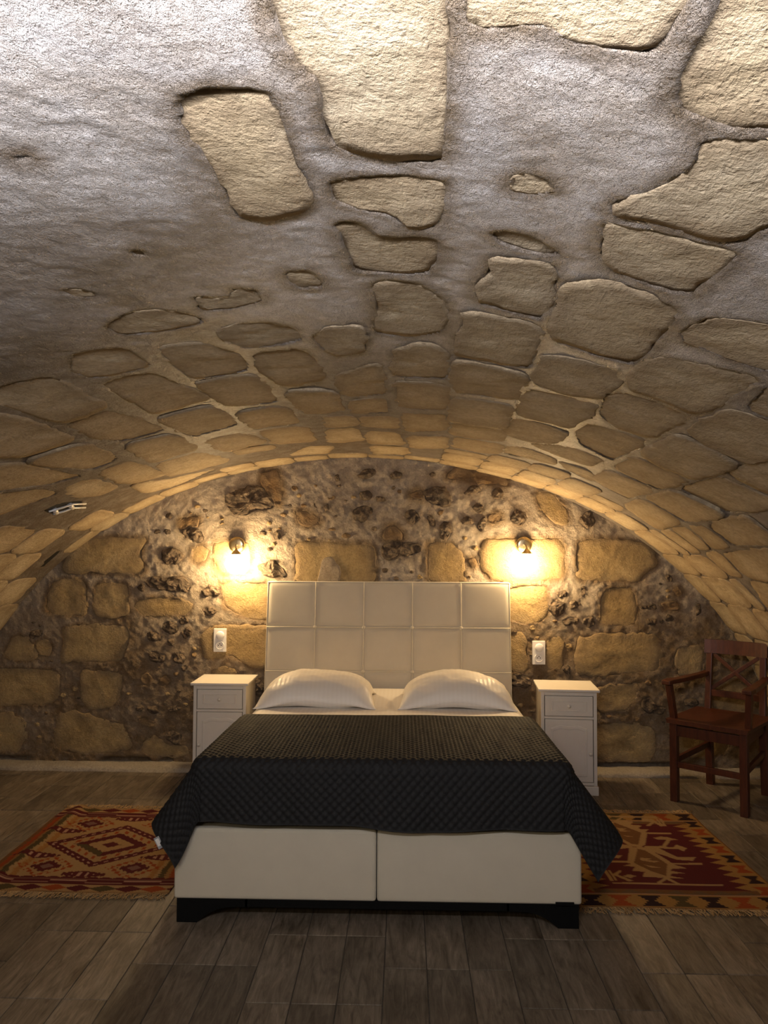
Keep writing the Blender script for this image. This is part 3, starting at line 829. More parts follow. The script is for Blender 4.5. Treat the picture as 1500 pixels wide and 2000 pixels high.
# cement fillet along the foot of the back wall
n = 220; xs = np.linspace(XC - EA + 0.02, XC + EA - 0.03, n)
prof = [(5.12, 0.0), (5.125, 0.016), (5.145, 0.026), (5.20, 0.032), (5.27, 0.036)]
P = np.array([[(x, y + 0.012 * float(fbm(np.array([x * 6]), np.array([j * .7]), 81, 3)[0]) * (j < 4), z + 0.006 * float(fbm(np.array([x * 9]), np.array([j * 1.3 + 5]), 82, 3)[0]) * (j > 0)) for j, (y, z) in enumerate(prof)] for x in xs])
bb = big_mesh('baseboard_back', P, grid_faces(n, len(prof))[:, ::-1], M_CEMENT)
tag(bb, 'pale cement fillet along the foot of the stone wall', 'baseboard', kind='structure')

# ------------------------------------------------------------------ bed
BX = -0.105
BF, BB_ = 3.106, 4.93
bed = empty('bed', 'cream upholstered double box bed with buttoned headboard on black plinth', 'bed', (BX, BF, 0))
def loc(o): o.matrix_parent_inverse = o.parent.matrix_basis.inverted(); return o
for sx in (-1, 1):
    bm = bmesh.new(); x0, x1 = sorted((BX + sx * 0.0015, BX + sx * 0.80))
    add_box(bm, (x0, BF, 0.095), (x1, BB_, 0.37), 0.014, 3)
    loc(bm_obj('box_base', bm, M_BEDFAB, bed))
    # bracket foot: straight outside, curved inside
    pts = [(0.80, 0.0), (0.80, 0.094), (0.52, 0.094), (0.52, 0.062)]
    for k in range(9):
        t = k / 8; pts.append((0.70 - 0.10 * (1 - t) + 0.02 * t, 0.060 * (1 - t) ** 1.0 + 0.0 * t + 0.012 * math.sin(math.pi * t)))
    bm = bmesh.new()
    f0 = [bm.verts.new((BX + sx * (a - 0.01), BF + 0.012, z)) for a, z in pts]
    f1 = [bm.verts.new((BX + sx * (a - 0.01), BF + 0.05, z)) for a, z in pts]
    bm.faces.new(f0); bm.faces.new(f1[::-1])
    for i in range(len(pts)): bm.faces.new((f0[i], f1[i], f1[(i + 1) % len(pts)], f0[(i + 1) % len(pts)]))
    bmesh.ops.recalc_face_normals(bm, faces=bm.faces)
    loc(bm_obj('bracket_foot', bm, M_BLACK, bed))
    loc(box('rear_foot', (BX + sx * 0.74 - 0.03, BB_ - 0.08, 0), (BX + sx * 0.74 + 0.03, BB_ - 0.02, 0.094), M_BLACK, bed))
loc(box('plinth_rail', (BX - 0.52, BF + 0.012, 0.062), (BX + 0.52, BF + 0.04, 0.094), M_BLACK, bed, 0.001))
for sx in (-1, 1):
    loc(box('side_rail', (BX + sx * 0.775 - 0.012, BF + 0.05, 0.055), (BX + sx * 0.775 + 0.012, BB_ - 0.08, 0.094), M_BLACK, bed, 0.001))
q = at(1103, 1752, BF)
bt = loc(box('woven_tag', (q.x - 0.036, BF - 0.004, 0.094), (q.x + 0.036, BF + 0.004, 0.107), M_BLACK, bed, 0.001))
bt['label'] = 'small black woven tag on the base'
# headboard, leaning back
LEAN = 0.135
HZ = [0.10, 0.40, 0.678, 0.957, 1.246]; HX = [BX - 0.79 + 0.316 * i for i in range(6)]
def hb(x, z, d):        # d: distance proud of the panel face
    y = 4.985 + (z - 0.25) * LEAN
    return (x, y - d * math.cos(LEAN), z - d * math.sin(LEAN) * 0.3)
hbp = []
for d0 in (-0.075, 0.0):
    hbp.append([hb(HX[0], HZ[0], d0), hb(HX[-1], HZ[0], d0), hb(HX[-1], HZ[-1], d0), hb(HX[0], HZ[-1], d0)])
bm = bmesh.new(); vs = [[bm.verts.new(p) for p in r_] for r_ in hbp]
bm.faces.new(vs[1]); bm.faces.new(vs[0][::-1])
for i in range(4): bm.faces.new((vs[0][i], vs[0][(i + 1) % 4], vs[1][(i + 1) % 4], vs[1][i]))
bmesh.ops.recalc_face_normals(bm, faces=bm.faces)
bmesh.ops.bevel(bm, geom=list(bm.edges), offset=0.008, segments=3, affect='EDGES')
headboard = loc(bm_obj('headboard', bm, M_BEDFAB, bed))
def sub(o): o.parent = headboard; o.matrix_parent_inverse = (bed.matrix_basis @ headboard.matrix_parent_inverse @ headboard.matrix_basis).inverted(); return o
for i in range(5):
    for j in range(4):
        g = 0.0012; m_ = 14; t = np.linspace(-1, 1, m_)
        t = np.sign(t) * np.abs(t) ** 0.6
        P = np.zeros((m_, m_, 3))
        for a_ in range(m_):
            for b_ in range(m_):
                x = HX[i] + g + (t[a_] + 1) / 2 * (HX[i + 1] - HX[i] - 2 * g); z = HZ[j] + g + (t[b_] + 1) / 2 * (HZ[j + 1] - HZ[j] - 2 * g)
                fx, fz = 1 - abs(t[a_]) ** 8, 1 - abs(t[b_]) ** 8
                d = 0.010 * (max(fx, 0) * max(fz, 0)) ** 0.5 - 0.001
                P[a_, b_] = hb(x, z, d)
        sub(big_mesh('padded_panel', P, grid_faces(m_, m_), M_BEDFAB))
for i in range(1, 5):
    for j in range(1, 4):
        c = hb(HX[i], HZ[j], 0.008)
        sub(lathe('button', [(0.0001, 0.010), (0.006, 0.009), (0.0105, 0.005), (0.012, 0.0), (0.012, -0.004)], M_BEDFAB, None, '-Y', c, 16))
for i in range(6):
    sub(tube('piping', [hb(HX[i], z, 0.0075 if 0 < i < 5 else 0.0) for z in np.linspace(HZ[0], HZ[-1], 14)], 0.0036, M_BEDFAB, None, 6))
for j in range(1, 5):
    sub(tube('piping', [hb(x, HZ[j], 0.0075 if j < 4 else 0.0) for x in np.linspace(HX[0], HX[-1], 20)], 0.0036, M_BEDFAB, None, 6))

# mattress and its sheet
MX, MW, MF, MB = -0.088, 0.745, 3.135, 4.93
def top_z(y): return 0.632 + (0.590 - 0.632) * (y - 3.1) / 1.9
mat_ = box('mattress', (MX - MW + 0.03, MF + 0.03, 0.372), (MX + MW - 0.03, MB - 0.02, 0.565), M_PLASTIC, None, 0.03)
tag(mat_, 'thick white mattress inside the striped sheet on the bed base', 'mattress')
def rounded_slab(u, v, cx, hw, yf, yb, zt, zb, R):
    pass
nu, nv = 120, 110
PR = []
R = 0.075
a_prof = []           # cross profile: from left bottom up over and down to right bottom
sidez = 0.372
def prof_pt(t):       # t in -1..1 -> (x offset, drop from the top)
    flat = MW - R; arc = R * math.pi / 2; side = 0.18
    L = flat + arc + side; s = abs(t) * L
    if s < flat: x, d = s, 0
    elif s < flat + arc: q_ = (s - flat) / R; x, d = flat + R * math.sin(q_), R * (1 - math.cos(q_))
    else: x, d = MW, R + (s - flat - arc)
    return (math.copysign(x, t), d)
ys = np.concatenate([[MF + 0.0] * 1, np.linspace(MF + 0.005, MB, nv - 1)])
P = np.zeros((nu, nv, 3))
for i, t in enumerate(np.linspace(-1, 1, nu)):
    x, d = prof_pt(t)
    for j, y in enumerate(ys):
        e = max(0, 1 - (y - MF) / R) ; dz = R * (1 - math.sqrt(max(0, 1 - e * e))) if y < MF + R else 0
        w = 0.004 * float(fbm(np.array([x * 5]), np.array([y * 4]), 91, 3)[0])
        P[i, j] = (MX + x, y, top_z(y) - d - dz * (d < 0.2) + w)
bs = big_mesh('bed_sheet', P, grid_faces(nu, nv)[:, ::-1], M_SATIN)
tag(bs, 'white satin striped fitted sheet stretched over the mattress', 'bed sheet')

# pillows
def pillow(cx, cy, w, dpt, hgt, rot, seed, label):
    m_ = 64; t = np.linspace(-1, 1, m_); t = np.sin(t * math.pi / 2) * 0.6 + t * 0.4
    X, Y = np.meshgrid(t, t, indexing='ij')
    px = X * w / 2 * (1 - 0.07 * (1 - Y ** 2) * np.abs(X) ** 3); py = Y * dpt / 2 * (1 - 0.09 * (1 - X ** 2) * np.abs(Y) ** 3)
    bul = (np.clip(1 - np.abs(X) ** 2.6, 0, 1) * np.clip(1 - np.abs(Y) ** 2.4, 0, 1)) ** 0.62
    rad = np.hypot(X, Y)
    crease = 0.010 * fbm(X * 3 + seed, Y * 3, seed, 4) * (0.3 + bul) + 0.006 * np.sin(np.arctan2(Y, X) * 13 + seed) * sstep(0.75, 1.15, rad) * bul ** 0.3
    corner = sstep(1.0, 1.38, rad)
    edge = 0.030 * (1 - corner) + 0.006 * np.sin(X * 5 + seed) * (1 - corner)
    top = edge + hgt * bul + crease * np.minimum(1, bul * 3)
    bot = edge - 0.030 * np.minimum(1, bul * 2.2) * (1 - corner * 0.5) + 0.001
    c, s = math.cos(rot), math.sin(rot)
    def place(Z):
        xx = cx + px * c - py * s; yy = cy + px * s + py * c
        return np.stack([xx, yy, (0.632 - 0.042 * (yy - 3.1) / 1.9) + 0.004 + Z], -1).reshape(-1, 3)
    f = grid_faces(m_, m_)
    V = np.vstack([place(top), place(bot)])
    o = big_mesh('pillow', V, np.vstack([f[:, ::-1], f + m_ * m_]), M_SATIN)
    bm = bmesh.new(); bm.from_mesh(o.data); bmesh.ops.remove_doubles(bm, verts=bm.verts, dist=0.0016); bm.to_mesh(o.data); bm.free()
    tag(o, label, 'pillow', 'pillows on the bed')
    loop = [i * m_ for i in range(m_)]
    E = edge + 0.001
    rim = [place(E).reshape(m_, m_, 3)[i, 0] for i in range(m_)]
    tube('seam', rim, 0.0028, M_SATIN, o, 6)
    return o
pl = at(497, 1381, 4.24); pr = at(735, 1381, 4.24)
pillow(-0.487, 4.46, 0.66, 0.52, 0.142, 0.03, 3, 'white striped pillow on the side of the bed nearer the rug with the diamond medallion')
pillow(0.295, 4.46, 0.64, 0.52, 0.142, -0.03, 8, 'white striped pillow on the side of the bed nearer the wooden armchair')

# quilted bedspread thrown over the foot of the bed
QC, HWQ, RQ = -0.088, 0.705, 0.048
YB_, YFQ = 3.985, 3.125
LT = YB_ - YFQ
OL, OR_, OF = 0.335, 0.395, 0.275
def drape(u, v):
    """cloth coordinates -> world point; u across from the middle, v from the back hem"""
    u = np.asarray(u, float); v = np.asarray(v, float)
    a = np.maximum(np.abs(u) - HWQ, 0); b = np.maximum(v - LT, 0); sg = np.sign(u)
    r_ = np.hypot(a, b); th = np.arctan2(b, a + 1e-9)
    arc = RQ * math.pi / 2
    ang = np.minimum(r_ / RQ, math.pi / 2)
    over = np.maximum(r_ - arc, 0)
    flare = 0.07 + 0.50 * np.cos(th) ** 5 + 0.04 * np.sin(v * 9 + sg) * np.cos(th) ** 5
    q = RQ * np.sin(ang) + over * flare
    p = RQ * (1 - np.cos(ang)) + over * np.sqrt(1 - flare ** 2)
    lp = 0.0 * th
    ox = q * np.cos(th) + lp * r_ * 0.26 * (1 + 0.12 * (sg > 0))
    oy = q * np.sin(th) * np.where(a > 0, 1, 1) + lp * r_ * 0.10
    p = p * (1 - 0.05 * lp)
    wob = over * 0.10 * np.sin(u * 11 + 1.0) * (a <= 0)
    x = QC + sg * (np.minimum(np.abs(u), HWQ) + ox)
    yb = YB_ + 0.006 * np.sin(u * 6) * (v < 0.3)
    y = yb - np.minimum(v, LT) - oy - np.abs(wob) * 0.5
    z = 0.632 - 0.042 * (np.maximum(y, 3.1) - 3.1) / 1.9 + 0.013 - p + 0.003 * fbm(u * 5, v * 5, 77, 3)
    return np.stack([x, y, z], -1)
nu, nv = 400, 220
us = np.linspace(-(HWQ + OL), HWQ + OR_, nu); vs_ = np.linspace(0, LT + OF, nv)
Uq, Vq = np.meshgrid(us, vs_, indexing='ij')
hem = 0.012 * np.sin(Uq * 4.3 + 0.6) + 0.006 * np.sin(Uq * 11)
Vq2 = Vq + hem * sstep(LT, LT + OF, Vq)
Q = drape(Uq, Vq2)
du = np.gradient(Q, axis=0); dv = np.gradient(Q, axis=1)
Nn = np.cross(dv, du); Nn /= np.linalg.norm(Nn, axis=-1, keepdims=True) + 1e-12
Nn = np.where(Nn[..., 2:3] < -0.3, -Nn, Nn)
PQ = 0.036
a1 = (Uq + Vq) / PQ; a2 = (Uq - Vq) / PQ
puff = (np.abs(np.sin(math.pi * a1)) * np.abs(np.sin(math.pi * a2))) ** 0.55
edge_d = np.minimum(np.minimum(Uq - us[0], us[-1] - Uq), np.minimum(Vq, vs_[-1] - Vq))
puff = np.where(edge_d < 0.012, 0.6, puff)
V0 = Q + Nn * (0.008 * puff)[..., None]; V1 = Q - Nn * 0.004
f = grid_faces(nu, nv); nvt = nu * nv
ring = [i * nv for i in range(nu)] + [(nu - 1) * nv + j for j in range(1, nv)] + [i * nv + nv - 1 for i in range(nu - 2, -1, -1)] + [j for j in range(nv - 2, 0, -1)]
rim = np.array([(ring[k], ring[(k + 1) % len(ring)], ring[(k + 1) % len(ring)] + nvt, ring[k] + nvt) for k in range(len(ring))])
quilt = big_mesh('bedspread', np.vstack([V0.reshape(-1, 3), V1.reshape(-1, 3)]), np.vstack([f[:, ::-1], f + nvt, rim]), M_QUILT)
tag(quilt, 'charcoal diamond quilted bedspread draped over the foot of the bed', 'bedspread')
tp = Vector(drape(-(HWQ + OL), LT + 0.13)); 
c0 = at(311, 1644, tp.y)
bm = bmesh.new()
M = Matrix.Translation((c0.x, tp.y - 0.008, c0.z)) @ Matrix.Rotation(math.radians(-28), 4, 'Y')
add_box(bm, (-0.011, -0.0012, -0.024), (0.011, 0.0012, 0.022), 0.0004, 1, M)
nf = len(bm.faces)
add_box(bm, (-0.007, -0.0020, -0.013), (0.007, -0.0011, 0.016), 0, 1, M)
bm.faces.ensure_lookup_table()
for f_ in bm.faces[nf:]: f_.material_index = 1
ct = bm_obj('care_tag', bm, [M_PLASTIC, M_TAGGREY], quilt); ct['label'] = 'small white sewn-in tag at the hem'

# ------------------------------------------------------------------ bedside cabinets
def nightstand(x0, x1, yf, yb, rot, knob_side, label):
    w = x1 - x0; d = yb - yf
    t = empty('bedside_cabinet', label, 'cabinet', ((x0 + x1) / 2, (yf + yb) / 2, 0), rot, 'white bedside cabinets')
    hw, hd = w / 2 - 0.016, d / 2
    fy = -hd + 0.012
    bm = bmesh.new()
    add_box(bm, (-hw, fy, 0.055), (-hw + 0.020, hd - 0.004, 0.612), 0.002)
    add_box(bm, (hw - 0.020, fy, 0.055), (hw, hd - 0.004, 0.612), 0.002)
    add_box(bm, (-hw + 0.0205, hd - 0.014, 0.06), (hw - 0.0205, hd - 0.004, 0.61), 0)
    add_box(bm, (-hw + 0.0205, fy + 0.001, 0.588), (hw - 0.0205, hd - 0.016, 0.611), 0.001)
    add_box(bm, (-hw + 0.0205, fy + 0.001, 0.449), (hw - 0.0205, hd - 0.016, 0.463), 0.001)
    add_box(bm, (-hw + 0.0205, fy + 0.001, 0.058), (hw - 0.0205, hd - 0.016, 0.074), 0.001)
    bm_obj('carcass', bm, M_WHITE, t)
    box('cabinet_top', (-w / 2, -hd - 0.006, 0.6125), (w / 2, hd, 0.628), M_WHITE, t, 0.004)
    box('plinth', (-hw - 0.007, fy - 0.008, 0.0), (hw + 0.007, hd - 0.004, 0.054), M_WHITE, t, 0.005)
    def front(name, za, zb, arch):
        bm = bmesh.new(); xa = hw - 0.024
        add_box(bm, (-xa, fy + 0.002, za), (xa, fy + 0.018, zb), 0.002)
        # routed frame line and raised field
        ix, iz = xa - 0.034, 0.030
        pts = [(-ix, za + iz), (ix, za + iz)]
        if arch:
            for k in range(13):
                q_ = k / 12; xx = ix * (1 - 2 * q_); pts.append((xx, zb - iz - 0.022 + 0.010 * (1 - math.cos(4 * math.pi * q_)) * 0.5 + 0.012 * math.sin(math.pi * q_)))
        else: pts += [(ix, zb - iz), (-ix, zb - iz)]
        v0 = [bm.verts.new((x, fy + 0.0021, z)) for x, z in pts]
        cx = sum(p[0] for p in pts) / len(pts); cz = (za + zb) / 2
        v1 = [bm.verts.new((x * 0.97, fy - 0.001, cz + (z - cz) * 0.96)) for x, z in pts]
        v2 = [bm.verts.new((x * 0.90, fy - 0.001, cz + (z - cz) * 0.88)) for x, z in pts]
        v3 = [bm.verts.new((x * 0.87, fy + 0.0005, cz + (z - cz) * 0.84)) for x, z in pts]
        m_ = len(pts)
        for A, B in ((v0, v1), (v1, v2), (v2, v3)):
            for k in range(m_): bm.faces.new((A[k], A[(k + 1) % m_], B[(k + 1) % m_], B[k]))
        bm.faces.new(v3)
        return bm_obj(name, bm, M_WHITE, t)
    dr = front('drawer', 0.466, 0.585, False)
    do = front('door', 0.077, 0.446, True)
    kp = [(0.0001, 0.022), (0.006, 0.0215), (0.010, 0.018), (0.0105, 0.014), (0.007, 0.009), (0.005, 0.004), (0.006, 0.0)]
    lathe('knob', kp, M_WHITE, dr, '-Y', (0, fy + 0.001, 0.527), 18)
    lathe('knob', kp, M_WHITE, do, '-Y', (knob_side * (hw - 0.04), fy + 0.001, 0.247), 18)
    return t
nightstand(-1.330, -0.968, 4.86, 5.19, 0.0, -1, 'white bedside cabinet beside the rug with the diamond medallion')
nightstand(0.823, 1.186, 4.75, 5.08, math.radians(-4), 1, 'white bedside cabinet standing between the bed and the wooden armchair')

# ------------------------------------------------------------------ wall lamps
def sconce(pp, gp, label):
    c = at(*pp, YW - 0.02); g = at(*gp, 5.125)
    t = empty('wall_lamp', label, 'lamp', (c.x, YW - 0.01, c.z), 0, 'lit globe wall lamps')
    lx, lz = g.x - c.x, g.z - c.z; gy = 5.125 - (YW - 0.01); RG = 0.070
    lathe('backplate', [(0.0001, 0.030), (0.030, 0.030), (0.050, 0.027), (0.054, 0.022), (0.055, -0.006)], M_BRASS, t, '-Y', (0, 0, 0), 36)
    tube('arm', [(0, -0.028, 0.0)] + [(lx * k / 10, -0.03 + (gy + 0.03) * math.sin(k / 10 * math.pi / 2), (lz + RG + 0.022) * k / 10 * (k / 10)) for k in range(1, 11)], 0.006, M_BRASS, t)
    lathe('cap', [(0.0001, 0.034), (0.007, 0.033), (0.010, 0.026), (0.026, 0.010), (0.034, -0.002), (0.034, -0.006), (0.0001, -0.006)], M_BRASS, t, 'Z', (lx, gy, lz + RG - 0.004), 28)
    prof = [(RG * math.sin(math.pi * k / 18) + 1e-4, -RG * math.cos(math.pi * k / 18)) for k in range(19)]
    gl = lathe('globe', prof, M_GLOBE, t, 'Z', (lx, gy, lz), 28)
    gl['label'] = 'glowing opal glass globe'
    return t
sconce((463, 1064), (461, 1101), 'lit globe wall lamp over the bedside cabinet next to the diamond medallion rug')
sconce((1023, 1064), (1029, 1100), 'lit globe wall lamp over the bedside cabinet next to the armchair')

# ------------------------------------------------------------------ socket plates
def socket(px, py, label):
    c = at(px, py, YW - 0.025)
    t = empty('socket_plate', label, 'socket', (c.x, YW - 0.014, c.z), 0, 'white double wall plates')
    box('plate', (-0.043, -0.012, -0.078), (0.043, 0.006, 0.078), M_PLASTIC, t, 0.004)
    lathe('dimmer_knob', [(0.0001, 0.017), (0.022, 0.017), (0.026, 0.014), (0.028, 0.0), (0.028, -0.002)], M_PLASTIC, t, '-Y', (0.002, -0.011, 0.034), 32)
    s = lathe('socket_ring', [(0.029, -0.001), (0.029, 0.005), (0.027, 0.006), (0.0235, 0.006), (0.0225, 0.0)], M_PLASTIC, t, '-Y', (0.0, -0.0115, -0.034), 32)
    lathe('socket_well', [(0.0001, 0.0012), (0.0225, 0.0012)], M_TAGGREY if False else M_PLASTIC, t, '-Y', (0, -0.0115, -0.034), 28, False)
    for hx, hz in ((-0.0095, -0.034), (0.0095, -0.034), (0.0, -0.024)):
        lathe('pin_hole', [(0.0001, 0.0018), (0.0034, 0.0018), (0.0034, 0.0)], M_HOLE_SHADE, t, '-Y', (hx, -0.0115, hz), 12, False)
    return t
socket(429.5, 1250.5, 'white wall plate with dimmer and socket above the cabinet near the diamond rug')
socket(1052.5, 1275, 'white wall plate with round dimmer and socket above the cabinet near the armchair')

# ------------------------------------------------------------------ open niche with a metal frame in the vault
t = empty('vault_niche', 'small dark open niche with two pale metal rails in the vault', 'niche', tuple(vault(*vent_uv[2], 0.0)))
def vpt(px, py, h): return Vector(vault(*px_vault(px, py), h))
o = stone(vent_uv, vault, -0.006, M_HOLE_SHADE, t, 950, amp=0.002, jag=0.002, depth=-0.03, name='niche_shade'); loc(o)  # shallow near-black panel, paints the shade of a deeper recess
for a_ in ([(95, 998), (120, 990.5), (142, 983.5), (167, 982.5)], [(104, 1003), (125, 997.5), (143, 990.5), (166, 990)]):
    loc(tube('rail', [vpt(x, y, 0.004) for x, y in a_], 0.006, M_STEEL, t, 8))
for a_ in ([(106, 995), (110, 1001)], [(136, 985.5), (141, 991.5)]):
    loc(tube('cross_piece', [vpt(x, y, 0.0) for x, y in a_], 0.014, M_STEEL, t, 8))
o = stone(slit_uv, vault, -0.004, M_HOLE_SHADE, ceiling, 951, amp=0.001, jag=0.002, depth=-0.03, name='crack')

# ------------------------------------------------------------------ rugs
def in_poly(x, y, poly):
    ins = np.zeros(x.shape, bool); P = poly
    for k in range(len(P)):
        (ax, ay), (bx, by) = P[k], P[(k + 1) % len(P)]
        if ay == by: continue
        ins ^= ((ay > y) != (by > y)) & (x < (bx - ax) * (y - ay) / (by - ay) + ax)
    return ins
MAROON, TAN, GOLD, RUST, OLIVE, PINK, DARK, BROWN = (0.115, 0.018, 0.020), (0.44, 0.285, 0.125), (0.40, 0.225, 0.065), (0.36, 0.075, 0.020), (0.105, 0.075, 0.030), (0.50, 0.30, 0.20), (0.035, 0.016, 0.018), (0.20, 0.095, 0.035)
def rug(name, x0, x1, y0, y1, paint, bulge, label):
    w, L = x1 - x0, y1 - y0; nx, ny = int(w / 0.0055), int(L / 0.0055)
    xs, ys = np.linspace(0, w, nx + 1), np.linspace(0, L, ny + 1)
    X, Y = np.meshgrid(xs, ys, indexing='ij')
    Z = 0.007 + 0.0015 * fbm(X * 5, Y * 5, 15, 3) + bulge(X, Y)
    sway = 0.006 * np.sin(Y * 5.0) + 0.004 * fbm(Y * 7, Y * 0, 16, 2)
    P = np.stack([x0 + X + sway, y0 + Y + 0.004 * np.sin(X * 8), Z], -1)
    f = grid_faces(nx + 1, ny + 1); nvt = (nx + 1) * (ny + 1)
    B = P.copy(); B[..., 2] = np.maximum(0.001, Z - 0.006)
    ny1, nx1 = ny + 1, nx + 1
    ring = [i * ny1 for i in range(nx1)] + [(nx1 - 1) * ny1 + j for j in range(1, ny1)] + [i * ny1 + ny1 - 1 for i in range(nx1 - 2, -1, -1)] + [j for j in range(ny1 - 2, 0, -1)]
    rim = np.array([(ring[k], ring[(k + 1) % len(ring)], ring[(k + 1) % len(ring)] + nvt, ring[k] + nvt) for k in range(len(ring))])
    o = big_mesh(name, np.vstack([P.reshape(-1, 3), B.reshape(-1, 3)]), np.vstack([f[:, ::-1], f + nvt, rim]), M_RUG)
    col = np.ones((nx + 1, ny + 1, 4)); col[..., :3] = paint(X + x0, Y + y0, X / w, Y / L)
    at_ = o.data.attributes.new('dye', 'FLOAT_COLOR', 'POINT')
    at_.data.foreach_set('color', np.concatenate([col.reshape(-1, 4)] * 2).astype(np.float32).ravel())
    tag(o, label, 'rug', 'kilim rugs beside the bed')
    r = random.Random(int(x0 * 100) + 7)
    for end in (0, 1):
        V, F = [], []
        x = 0.004
        while x < w - 0.004:
            yb = y0 + 0.004 * math.sin(x * 8) + (0.001 if end == 0 else L - 0.001); sg = -1 if end == 0 else 1
            ln = r.uniform(0.045, 0.065); an = r.gauss(0, 0.35); q_ = 0.0013
            zb = 0.006
            sx = 0.006 * math.sin((0 if end == 0 else L) * 5.0)
            p0 = Vector((x0 + x + sx, yb, zb)); p1 = p0 + Vector((math.sin(an) * ln * .5, sg * math.cos(an) * ln * .5, r.uniform(-.001, .004)))
            p2 = p1 + Vector((math.sin(an + r.gauss(0, .4)) * ln * .5, sg * ln * .45, -0.002)); p2.z = max(0.0015, p2.z)
            b0 = len(V)
            for p in (p0, p1, p2):
                V += [(p.x - q_, p.y, p.z - 0.001), (p.x + q_, p.y, p.z - 0.001), (p.x, p.y, p.z + 0.0014)]
            for s_ in (0, 3):
                for k in range(3): F.append((b0 + s_ + k, b0 + s_ + (k + 1) % 3, b0 + s_ + 3 + (k + 1) % 3, b0 + s_ + 3 + k))
            x += r.uniform(0.0028, 0.0042)
        fo = mesh_obj('fringe', V, F, M_FRINGE, o); fo['kind'] = 'stuff'
    return o
def lay(col, mask, c):
    col[mask] = c
def paint_left(x, y, u, v):
    col = np.empty(u.shape + (3,)); col[:] = TAN
    n1 = fbm(u * 6, v * 6, 21, 3); col *= (1 + 0.12 * n1)[..., None]
    uu = np.minimum(u, 1 - u); fz = 0.012 * fbm(v * 90, u * 3, 22, 2)
    lay(col, uu + fz < 0.165, (0.40, 0.20, 0.06)); lay(col, uu + fz < 0.135, TAN)
    lay(col, uu + fz < 0.115, OLIVE); lay(col, uu + fz < 0.085, (0.36, 0.20, 0.07)); lay(col, uu + fz < 0.060, RUST)
    lay(col, uu + fz < 0.022, BROWN)
    # stepped diamonds of the field
    def dia(cu, cv, hu, hv): return np.abs(u - cu) / hu + np.abs(v - cv) / hv
    d = dia(0.5, 0.5, 0.37, 0.255); st = 0.03 * np.sign(np.sin(u * 190))
    for lim, c in ((1.0, MAROON), (0.80, TAN), (0.56, MAROON), (0.36, TAN), (0.14, MAROON)): lay(col, d + st * 0.35 < lim, c)
    lay(col, (d > 0.88) & (d < 0.93) & (np.sin(u * 150) > 0.3), PINK)
    lay(col, (d > 0.62) & (d < 0.74) & (np.sin(u * 110) > 0.45), RUST)
    lay(col, (d > 0.38) & (d < 0.55) & (u < 0.5) & (v < 0.5), OLIVE)
    for cu in (0.27, 0.73):
        for cv in (0.245, 0.765):
            e = dia(cu, cv, 0.155, 0.11)
            lay(col, (e < 1.0) & (e > 0.72) & (np.sin(u * 140) * np.sin(v * 120) > 0), RUST)
            lay(col, e < 0.55 + 0.05 * np.sign(np.sin(u * 230)), MAROON); lay(col, e < 0.25, (0.24, 0.13, 0.10))
    for cu, cv in ((0.16, 0.36), (0.84, 0.36), (0.16, 0.66), (0.84, 0.66), (0.5, 0.17), (0.5, 0.84)):
        e = np.abs(u - cu) / 0.115 + (np.abs(v - cv) / 0.034) ** 2
        lay(col, e < 1 + 0.12 * np.sign(np.sin(u * 210)), MAROON); lay(col, (e < 0.5) & (np.sin(u * 160) > 0.3), PINK)
    # ends
    w = np.minimum(v, 1 - v)
    sc = 0.135 + 0.012 * np.abs(np.sin(u * math.pi * 15))
    lay(col, w < sc, MAROON)
    lay(col, (w > 0.118) & (w < 0.123), (0.30, 0.16, 0.10))
    z = 0.098 + 0.010 * np.sign(np.sin(u * 17)) ; lay(col, np.abs(w - z) < 0.003, PINK)
    lay(col, w < 0.074, MAROON); lay(col, w < 0.070, TAN)
    hx = (u * 8.2) % 1; k = np.floor(u * 8.2).astype(int) % 4
    hexm = (np.abs(w - 0.038) / 0.030) + np.abs(hx - 0.5) / 0.5 * 0.9 < 1.02
    for i, c in enumerate((MAROON, OLIVE, MAROON, RUST)): lay(col, hexm & (k == i), c)
    lay(col, w < 0.007, (0.34, 0.20, 0.09))
    return col
